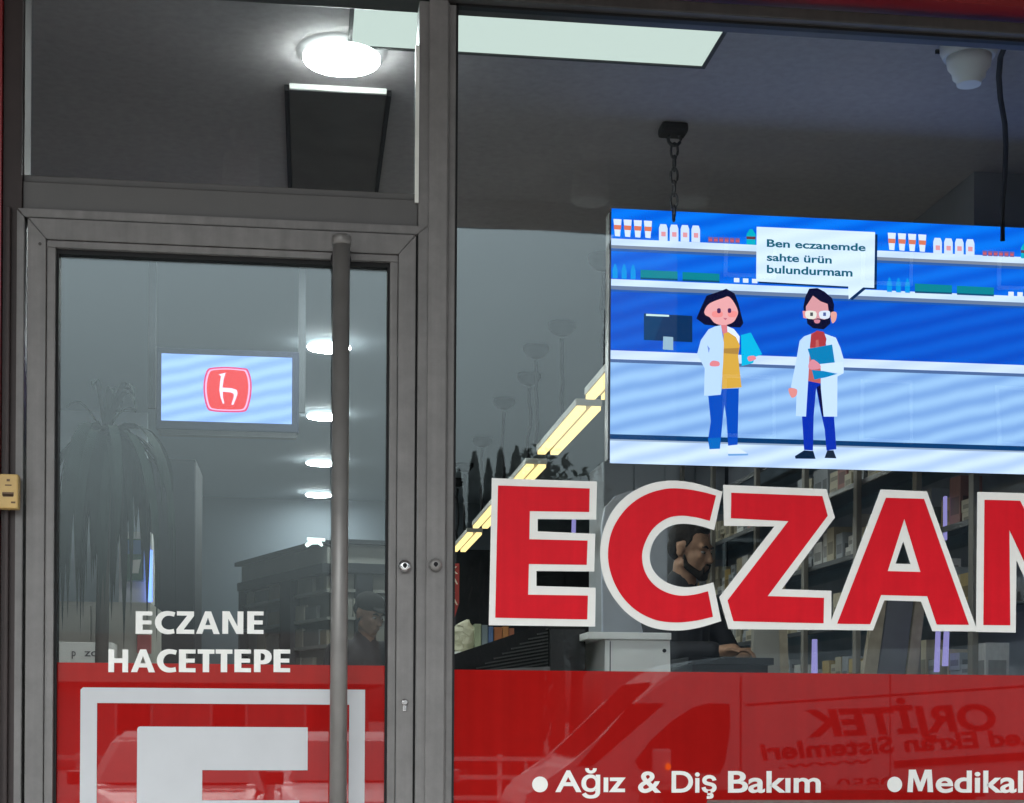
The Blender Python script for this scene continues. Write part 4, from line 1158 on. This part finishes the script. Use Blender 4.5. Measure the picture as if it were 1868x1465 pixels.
def hand(bl, wrist, direc, palm_n, side):
    """Palm, four unequal curled fingers and a thumb off the side of the palm."""
    d = Vector(direc).normalized(); n = Vector(palm_n).normalized(); sd_ = d.cross(n).normalized() * side
    w = Vector(wrist)
    bl.cap(w, w + d * .045, .026, .030); bl.ell(w + d * .055, .036, .036, .030)
    for k, (L, o) in enumerate(((.070, .030), (.078, .010), (.072, -.011), (.056, -.030))):
        b = w + d * .085 + sd_ * o
        k1 = b + d * L * .5 - n * .004; k2 = k1 + d * L * .32 - n * L * .22; k3 = k2 + d * L * .12 - n * L * .25
        bl.cap(b - d * .02, k1, .0098, .009, 8); bl.cap(k1, k2, .009, .0085, 8); bl.cap(k2, k3, .0085, .0075, 8)
    t0_ = w + d * .03 + sd_ * .030; t1_ = t0_ + d * .03 + sd_ * .026; t2_ = t1_ + d * .032 + sd_ * .004 - n * .012
    bl.cap(t0_, t1_, .0125, .011, 8); bl.cap(t1_, t2_, .011, .009, 8)


def person(loc, heading, lab, skin, lean=0.0, headyaw=0.0, headpitch=0.0, arms='counter', cap=False, beard=True, k=1.0):
    """heading: direction the body faces (0 = towards the street, positive = to the picture's right)."""
    o = empty("person", loc, lab, "person")
    base = Matrix.Translation(Vector(loc)) @ Matrix.Rotation(heading, 4, 'Z') @ Matrix.Scale(k, 4)
    # body space: x to the body's left as seen from the front on the right, faces -y, z up
    hip, ch, nk = Vector((0, .02, .93)), Vector((0, .03 - lean * .5, 1.30)), Vector((0, .02 - lean, 1.49))
    hc = Vector((0, -.012 - lean * 1.15, 1.645))
    hm = Matrix.Translation(hc) @ Matrix.Rotation(headyaw, 4, 'Z') @ Matrix.Rotation(headpitch, 4, 'X')
    H = lambda x, y, z: hm @ Vector((x, y, z))
    hr = hm.to_3x3()
    b = Blob()
    b.cap(hip, ch, .125, .135); b.ell(ch + Vector((0, 0, .04)), .19, .105, .14); b.ell(hip, .165, .105, .12)
    b.cap(ch + Vector((-.15, 0, .12)), ch + Vector((.15, 0, .12)), .062, .062)
    b.cap(nk - Vector((0, 0, .05)), nk + Vector((0, -.005, .09)), .060, .054)
    # head: skull, face wedge, jaw, nose, brow, cheeks, ears
    b.ell(H(0, .012, .035), .077, .096, .088, hr); b.ell(H(0, -.030, -.030), .062, .066, .080, hr); b.ell(H(0, -.048, -.082), .040, .042, .034, hr)
    b.cap(H(-.052, -.005, -.062), H(-.012, -.072, -.094), .022, .018, 8); b.cap(H(.052, -.005, -.062), H(.012, -.072, -.094), .022, .018, 8)
    b.cap(H(0, -.088, .016), H(0, -.114, -.028), .0095, .0145, 10); b.ell(H(-.012, -.100, -.032), .009, .010, .008, hr); b.ell(H(.012, -.100, -.032), .009, .010, .008, hr)
    b.cap(H(-.042, -.078, .030), H(.042, -.078, .030), .013, .013, 8)
    b.ell(H(-.038, -.070, -.018), .020, .020, .018, hr); b.ell(H(.038, -.070, -.018), .020, .020, .018, hr)
    b.cap(H(-.020, -.095, -.058), H(.020, -.095, -.058), .0075, .0075, 8); b.cap(H(-.017, -.093, -.068), H(.017, -.093, -.068), .008, .008, 8)
    for s_ in (-1, 1):
        b.ell(H(s_ * .078, .012, -.008), .009, .020, .032, hr); b.ell(H(s_ * .084, .018, .006), .008, .015, .016, hr)
    legs = []
    for s_ in (-1, 1):
        h_, kn, an = Vector((s_ * .09, .02, .90)), Vector((s_ * .10, .01, .50)), Vector((s_ * .105, .04, .085))
        b.cap(h_, kn, .085, .056); b.cap(kn, an, .055, .038); b.cap(an + Vector((0, 0, -.03)), an + Vector((0, -.17, -.055)), .040, .030)
        legs.append((h_, kn, an))
    al = []
    for s_ in (-1, 1):
        sh = ch + Vector((s_ * .195, .0, .115))
        if arms == 'counter':
            el, wr = sh + Vector((s_ * .07, -.12, -.25)), sh + Vector((-s_ * .06, -.34, -.24))
        else:
            el, wr = sh + Vector((s_ * .05, .02, -.29)), sh + Vector((s_ * .03, -.12, -.52))
        b.cap(sh, el, .050, .040); b.cap(el, wr, .040, .027)
        dd = (wr - el).normalized()
        hand(b, wr + dd * .01, dd, Vector((0, 0, 1)) if arms == 'counter' else Vector((-s_, 0, 0)), -s_)
        al.append((sh, el, wr))
    b.done("body", skin, o, base, .0075, 3)
    # clothes
    j = Blob()
    j.cap(hip + Vector((0, 0, -.03)), ch, .150, .155); j.ell(ch + Vector((0, 0, .04)), .205, .125, .155); j.ell(hip, .182, .125, .12)
    j.cap(ch + Vector((-.16, 0, .115)), ch + Vector((.16, 0, .115)), .076, .076)
    j.cap(nk - Vector((0, -.01, .05)), nk + Vector((0, .012, .015)), .075, .070)
    for i, (sh, el, wr) in enumerate(al):
        j.cap(sh, el, .064, .054)
        j.cap(el, el.lerp(wr, .35 if arms == 'counter' and i == 1 else .9), .054, .046)
    j.done("jacket", JACK, o, base, .012, 2)
    t = Blob()
    t.ell(hip + Vector((0, 0, -.02)), .172, .118, .10)
    for h_, kn, an in legs: t.cap(h_, kn, .098, .070); t.cap(kn, an, .070, .058)
    t.done("trousers", TROU, o, base, .014, 2)
    for h_, kn, an in legs:
        f = Blob(); f.cap(an + Vector((0, .03, -.035)), an + Vector((0, -.19, -.050)), .048, .038); f.done("shoe", MATTBLK, o, base, .012, 2)
    hh = Blob()
    if cap:
        hh.ell(H(0, .016, .066), .089, .104, .072, hr); hh.ell(H(0, -.105, .060), .066, .062, .010, hr)
        hh.ell(H(0, .060, .02), .078, .055, .06, hr)
        hh.done("cap", mat("dark_cap", (.02, .02, .02), .9, 0, .1), o, base, .007, 2)
    else:
        hh.ell(H(0, .028, .056), .0815, .095, .074, hr); hh.ell(H(0, .060, .006), .074, .052, .066, hr); hh.ell(H(0, -.036, .102), .050, .034, .020, hr)
        for s_ in (-1, 1): hh.cap(H(s_ * .070, -.022, .050), H(s_ * .0745, -.010, .008), .010, .005, 8)
        hh.done("hair", HAIRB, o, base, .007, 1)
    if beard:
        bd_ = Blob()
        for s_ in (-1, 1):
            bd_.cap(H(s_ * .070, -.010, -.024), H(s_ * .062, -.028, -.070), .0055, .0125, 8); bd_.cap(H(s_ * .062, -.030, -.070), H(s_ * .018, -.088, -.104), .016, .019, 8)
            bd_.cap(H(s_ * .026, -.098, -.062), H(s_ * .020, -.094, -.092), .0065, .010, 8)
        bd_.cap(H(-.022, -.104, -.047), H(.022, -.104, -.047), .0068, .0068, 8); bd_.ell(H(0, -.086, -.106), .034, .024, .020, hr)
        bd_.done("beard", HAIRB, o, base, .006, 1)
    for s_ in (-1, 1):
        e = MB(); e.ball(base @ H(s_ * .031, -.0795, .004), .0115 * k, .0095 * k, .0072 * k, 12)
        eo = e.build("eye", EYEW, o)
        e = MB(); e.ball(base @ H(s_ * .031 + .001, -.0878, .004), .0052 * k, .003 * k, .0055 * k, 10); e.build("iris", EYED, eo)
        e = MB(); e.tube([base @ H(s_ * .014, -.093, .026), base @ H(s_ * .032, -.092, .033), base @ H(s_ * .050, -.080, .027)], [.0035, .005, .003], 6); e.build("eyebrow", HAIRB, o)
    return o


hd_ = PD(1262, 1003, 7.0)
person((hd_.x - .045, hd_.y + .10, ZF), R(38), "bearded man in dark jacket leaning at the counter behind letter C", SKIN, lean=.06, headyaw=R(10), headpitch=R(14), arms='counter', k=1.0 * (hd_.z - ZF) / 1.645)
hd_ = PD(656, 1122, 8.4)
person((hd_.x + .02, hd_.y, ZF), R(30), "person in dark cap and jacket beside the door handle", SKIN2, lean=.05, headyaw=R(10), headpitch=R(22), arms='down', cap=True, beard=False, k=(hd_.z - ZF) / 1.645)
# the counter top the man leans on
y_ = 2.5
a, b = P(1236, 1203, y_), P(1370, 1203, y_)
ct = empty("serving_counter", ((a.x + b.x) / 2, y_, ZF), "dark serving counter under the bearded man's forearm", "counter")
MB().box(a.x, b.x, y_ - .25, y_ + .12, ZF, a.z - .03).build("front", DARKWOOD, ct)
MB().box(a.x - .02, b.x + .02, y_ - .27, y_ + .13, a.z - .0295, a.z, bev=.003).build("top", DARKWOOD, ct)

# ------------------------------------------------------------------ the street behind the camera (seen mirrored in the panes)
def V(px, py, d):
    """Where the mirror image at pixel px, py stands in the street, d metres in front of the glass."""
    v = P(px, py, d); return Vector((v.x, -d, v.z))
VW = mat("white_van_paint", (.84, .84, .84), .25, var=.03, coat=.5)
VGL = mat("dark_vehicle_glass", (.012, .014, .016), .06, 0, .6)
TYRE = mat("tyre_rubber", (.02, .02, .02), .8); RIM = mat("steel_rim", (.35, .35, .36), .4, .6)
DKGREY = mat("dark_grey_lettering", (.02, .02, .025), .6, 0, .2)
DV = 12.4
def vz(pts, d=DV): return [((lambda v: (v.x, v.z))(V(px, py, d))) for px, py in pts]
vc = V(1650, 1500, DV)
vn = empty("delivery_van", (vc.x, -DV - .9, -.12), "white delivery van with dark lettering mirrored in the red window film", "van")
side = vz([(948, 1540), (950, 1480), (968, 1440), (1000, 1420), (1045, 1400), (1100, 1340), (1160, 1280), (1215, 1232), (1262, 1207), (1330, 1199), (1450, 1194), (1700, 1183), (1900, 1170), (2070, 1158), (2085, 1180), (2090, 1460), (2090, 1500), (1400, 1545)])
body = MB(); body.prism(side, -DV - 1.95, -DV, bev=.05); body.build("body", VW, vn)
def vpart(name, pts, m, th=.006, parent=vn, d=DV, off=.001):
    mb = MB(); mb.prism(vz(pts, d), -d + off, -d + off + th); return mb.build(name, m, parent)
vpart("side_window", [(1330, 1284), (1292, 1283), (1262, 1291), (1225, 1315), (1185, 1352), (1158, 1388), (1166, 1404), (1312, 1412), (1322, 1390), (1331, 1330)], VGL)
ws = MB(); p0, p1 = vz([(1066, 1387), (1205, 1250)]); q0_, q1_ = vz([(1056, 1380), (1196, 1243)])
ws.quad([(q0_[0], -DV - .12, q0_[1]), (q1_[0], -DV - .18, q1_[1]), (q1_[0], -DV - 1.77, q1_[1]), (q0_[0], -DV - 1.83, q0_[1])])
ws.build("windshield", VGL, vn)
vpart("quarter_glass", [(1150, 1283), (1212, 1283), (1080, 1398), (1052, 1398)], VGL, .004)
vpart("door_seam", [(1349, 1235), (1352, 1235), (1352, 1500), (1349, 1500)], DKGREY, .003)
vpart("rear_door_seam", [(1622, 1225), (1624, 1225), (1624, 1490), (1622, 1490)], DKGREY, .003)
vpart("gutter_line", [(1360, 1284), (1868, 1250), (2060, 1238), (2060, 1241), (1868, 1254), (1360, 1288)], DKGREY, .004)
vpart("side_moulding", [(1630, 1388), (1868, 1372), (2060, 1360), (2060, 1374), (1868, 1386), (1630, 1400)], MATTBLK, .02)
vpart("headlight", [(958, 1452), (990, 1432), (1040, 1420), (1020, 1440), (975, 1468)], mat("lamp_lens", (.6, .62, .64), .08), .01)
for cx_p in (1080, 1900):
    c = V(cx_p, 1530, DV)
    wh = MB(); wh.lathe((c.x, -DV - .22, c.z - .02), [(.30, 0), (.34, .03), (.34, .18), (.30, .21)], 'y', 28); wo = wh.build("wheel", TYRE, vn)
    wh = MB(); wh.lathe((c.x, -DV - .005, c.z - .02), [(.20, 0), (.19, .015), (.08, .02)], 'y', 24); wh.build("rim", RIM, wo)
mr_ = MB(); c = V(1206, 1400, DV); mr_.box(c.x - .12, c.x + .06, -DV + .05, -DV + .22, c.z - .16, c.z + .2, bev=.03); mo = mr_.build("wing_mirror", VW, vn)
MB().ball((c.x + .02, -DV + .235, c.z + .015), .03, .02, .035, 12).build("indicator", emit("orange_indicator", (1.0, .16, .01), 3.5), mo)
def vtext(t, pxl, pxr, pyl, pyr, cap, bold, shear=0.0):
    """Lettering on the van's flank; in the mirror it runs from right (pxr) to left (pxl)."""
    a, b = V(pxl, pyl, DV), V(pxr, pyr, DV); h = cap / F * (DV - CAM.y)
    me = text_mesh(t, bold, shear)
    u0_ = min(v.co.x for v in me.vertices); u1_ = max(v.co.x for v in me.vertices)
    for v in me.vertices:
        f = (v.co.x - u0_) / (u1_ - u0_)
        v.co = Vector((b.x + (a.x - b.x) * f, -DV + .003 + v.co.z * .2, b.z + (a.z - b.z) * f + v.co.y * h / .729))
    return MB().mesh(me).build("lettering", DKGREY, vn)
vtext("ORJİTEK", 1468, 1815, 1343, 1330, 50, .035, .18)
vtext("Led Ekran Sistemleri", 1385, 1890, 1386, 1357, 32, .03, .15)
vtext("www.", 1420, 1590, 1402, 1392, 12, .01)
vtext("0850 444", 1430, 1630, 1442, 1436, 20, .01)

CARM = {}
def car(x, d, paint, lab):
    """A parked car with its nose towards the shop."""
    o = empty("parked_car", (x, -d, -.12), lab, "car", "cars parked across the street")
    z = -.12
    prof = [(0, .28), (.0, .62), (.12, .78), (1.0, .92), (1.75, 1.40), (2.2, 1.47), (3.2, 1.44), (3.9, 1.0), (4.2, .95), (4.25, .35)]
    b = MB(); b.prism_x([(-d - p[0], z + p[1]) for p in prof], x - .86, x + .86)
    for v in b.bm.verts:                                   # tumblehome
        f = max(0, (v.co.z - z - .92) / .55); v.co.x = x + (v.co.x - x) * (1 - .22 * f)
    bmesh.ops.bevel(b.bm, geom=b.bm.edges[:], offset=.06, segments=2, affect='EDGES', clamp_overlap=True)
    b.build("body", paint, o)
    g = MB(); g.quad([(x - .74, -d - 1.02 + .012, z + .97), (x + .74, -d - 1.02 + .012, z + .97), (x + .60, -d - 1.68 + .012, z + 1.375), (x - .60, -d - 1.68 + .012, z + 1.375)]); g.build("windshield", VGL, o)
    for s_ in (-1, 1):
        MB().box(x + s_ * .66 - .16, x + s_ * .66 + .16, -d - .05, -d + .012, z + .60, z + .72, bev=.02).build("headlight", mat("lamp_lens", (.6, .62, .64), .08), o)
        MB().box(x + s_ * .98 - .09, x + s_ * .98 + .09, -d - 1.3, -d - 1.2, z + .94, z + 1.08, bev=.02).build("wing_mirror", paint, o)
        g = MB(); g.quad([(x + s_ * .845, -d - 1.35, z + .97), (x + s_ * .83, -d - 3.7, z + 1.0), (x + s_ * .705, -d - 3.25, z + 1.37), (x + s_ * .70, -d - 1.85, z + 1.35)]); g.build("side_window", VGL, o)
        for yy in (.85, 3.4):
            MB().lathe((x + s_ * .80 - .09, -d - yy, z + .31), [(.28, 0), (.31, .02), (.31, .16), (.28, .18)], 'x', 24).build("wheel", TYRE, o)
    MB().box(x - .5, x + .5, -d + .0, -d + .014, z + .40, z + .56, bev=.005).build("grille", MATTBLK, o)
    MB().box(x - .26, x + .26, -d + .0145, -d + .022, z + .44, z + .54).build("number_plate", VWHITE, o)
car(-1.30, 11.0, mat("dark_car_paint", (.03, .032, .036), .2, coat=.6), "dark parked car mirrored in the red door film behind the white E")
car(-3.75, 9.5, mat("white_car_paint", (.68, .69, .70), .22, coat=.6), "white parked car mirrored at the left of the red door film")
car(.55, 11.6, mat("silver_car_paint", (.42, .43, .44), .25, .3, coat=.6), "silver parked car mirrored at the right edge of the red door film")

# far side of the road: wall, fence, low houses, a block, trees
CONC = mat("pale_render", (.42, .41, .39), .8, var=.15, scale=.8)
ROOFT = mat("roof_tile", (.17, .11, .09), .8, var=.2)
WINDK = mat("window_dark", (.02, .024, .028), .15)
def house(x0, x1, d, h, lab, storeys, roof=True, m=CONC):
    o = empty("house", ((x0 + x1) / 2, -d, -.12), lab, "building", "buildings across the street")
    MB().box(x0, x1, -d - 9, -d, -.12, h).build("wall", m, o)
    if roof:
        r = MB(); r.prism_x([(-d + .5, h + .002), (-d - 4.5, h + 1.9), (-d - 9.5, h + .002)], x0 - .5, x1 + .5); r.build("roof", ROOFT, o)
    n = max(2, int((x1 - x0) / 3)); sh = (h - .3) / storeys
    for s_ in range(storeys):
        for k in range(n):
            cx2 = x0 + (x1 - x0) * (k + .5) / n
            wo = MB().box(cx2 - .6, cx2 + .6, -d + .001, -d + .05, .6 + s_ * sh, min(h - .3, .6 + s_ * sh + 1.4)).build("window", VWHITE, o)
            MB().box(cx2 - .52, cx2 + .52, -d + .051, -d + .06, .68 + s_ * sh, min(h - .38, .52 + s_ * sh + 1.4)).build("pane", WINDK, wo)
GREYB = mat("grey_render", (.12, .125, .14), .8, var=.12, scale=.6)
house(-30, -12.5, 42, 2.9, "low pale house far across the street at the left", 1)
house(-10, 2.0, 48, 2.6, "low pale house far across the street in the middle", 1)
house(8.02, 46, 30, 14.5, "tall grey building mirrored behind the screen and the letters", 4, False, GREYB)  # height and dark front shaped to block sky reflection over the screen
FOLI = [mat("cypress_green", (.020, .030, .018), .8, var=.4, scale=3), mat("olive_green", (.035, .045, .022), .8, var=.4, scale=3)]
BARK = mat("tree_bark", (.10, .08, .06), .85)
def tree(px, pytop, d, wid, kind, lab, seed):
    rg = random.Random(seed)
    top = V(px, pytop, d); x = top.x; z0 = -.12; h = top.z - z0
    o = empty("cypress_tree" if kind == 0 else "broadleaf_tree", (x, -d, z0), lab, "tree", "trees across the street")
    tk = MB(); tk.tube([(x, -d, z0), (x + .05, -d, z0 + h * .4), (x, -d, z0 + h * .85)], [.16, .11, .03], 8)
    for k in range(5):
        a = rg.uniform(0, 6.28); zz_ = z0 + h * rg.uniform(.3, .6)
        tk.tube([(x, -d, zz_), (x + math.cos(a) * wid * .35, -d + math.sin(a) * wid * .35, zz_ + h * .16)], [.05, .015], 6)
    tk.build("trunk", BARK, o)
    cr = MB()
    for k in range(3200 if kind == 0 else 3600):
        if kind == 0:
            t = rg.random() ** .8; r = wid * .5 * (1 - t) ** .6 * (.55 + .45 * abs(math.sin(t * 9 + seed))); rr = r * math.sqrt(rg.random())
            a = rg.uniform(0, 6.28); c = Vector((x + rr * math.cos(a), -d + rr * math.sin(a), z0 + h * (.12 + .88 * t)))
            s_ = rg.uniform(.03, .085); dv = Vector((rg.uniform(-.4, .4), rg.uniform(-.4, .4), 1.4))
        else:
            q_ = [(math.cos(i * 2.4 + seed) * .30, math.sin(i * 1.7) * .3, .62 + .09 * (i % 4)) for i in range(7)][rg.randrange(7)]
            v = Vector((rg.gauss(0, 1), rg.gauss(0, 1), rg.gauss(0, 1))).normalized() * rg.random() ** .4 * .26
            c = Vector((x + (q_[0] + v.x) * wid, -d + (q_[1] + v.y) * wid, z0 + h * (q_[2] + v.z * .8)))
            s_ = rg.uniform(.035, .09); dv = Vector((rg.uniform(-1, 1), rg.uniform(-1, 1), rg.uniform(-1, 1)))
        u = dv.normalized(); v_ = u.cross(Vector((rg.uniform(-1, 1), rg.uniform(-1, 1), rg.uniform(-1, 1)))).normalized()
        cr.quad([c - u * s_ * 1.6, c + v_ * s_ * .6, c + u * s_ * 1.6, c - v_ * s_ * .6])
    cr.build("crown", FOLI[kind], o)
for i, (px, py, wd, kind) in enumerate(((836, 866, .9, 0), (866, 832, 1.0, 0), (893, 846, .9, 0), (916, 826, 1.2, 0), (945, 822, 1.1, 0), (978, 842, 1.4, 0), (1018, 846, 2.4, 1), (1050, 872, 2.0, 1), (806, 880, 1.2, 0))):
    tree(px, py, 25.0 + i % 3, wd, kind, ["tall dark cypress mirrored beside the mullion", "round dark tree mirrored behind the letter E"][kind], 20 + i)
# fence along the far pavement
fo = empty("street_fence", (0, -19, -.12), "low white street fence mirrored left of the van", "fence")
for k in range(24):
    MB().box(-14 + k * 1.2 - .03, -14 + k * 1.2 + .03, -19.03, -18.97, -.12, .98).build("post", VWHITE, fo)
for z_ in (.35, .65, .92):
    MB().box(-14.1, 13.9, -18.968, -18.93, z_ - .03, z_ + .03).build("rail", VWHITE, fo)
# lamps under the canopy, seen as ghosts in the panes
for px, py, lab in ((440, 240, "pale soffit spotlight ghosted in the transom pane"), (1076, 262, "pale soffit spotlight ghosted left of the chain hanger"), (1262, 262, "pale soffit spotlight ghosted right of the chain hanger")):
    d_ = fwd + rt * ((px - CX) / F) - up * ((py - CY) / F)
    q = CAM + d_ * ((4.098 - CAM.z) / d_.z)
    if q.y > 3.7: q = CAM + d_ * ((3.6 - CAM.y) / d_.y)
    o = empty("soffit_spotlight", (q.x, -q.y, q.z), lab, "spotlight", "spotlights under the canopy")
    MB().lathe((q.x, -q.y, q.z), [(.05, 4.099 - q.z if q.z < 4.05 else .0005), (.05, -.03), (.035, -.04), (.035, -.09)], 'z', 18).build("base", DW, o)
    hb_ = MB(); hb_.lathe((q.x, -q.y, q.z), [(.03, -.085), (.075, -.11), (.085, -.26), (.078, -.27)], 'z', 22); hb_.build("lamp_head", VWHITE, o)
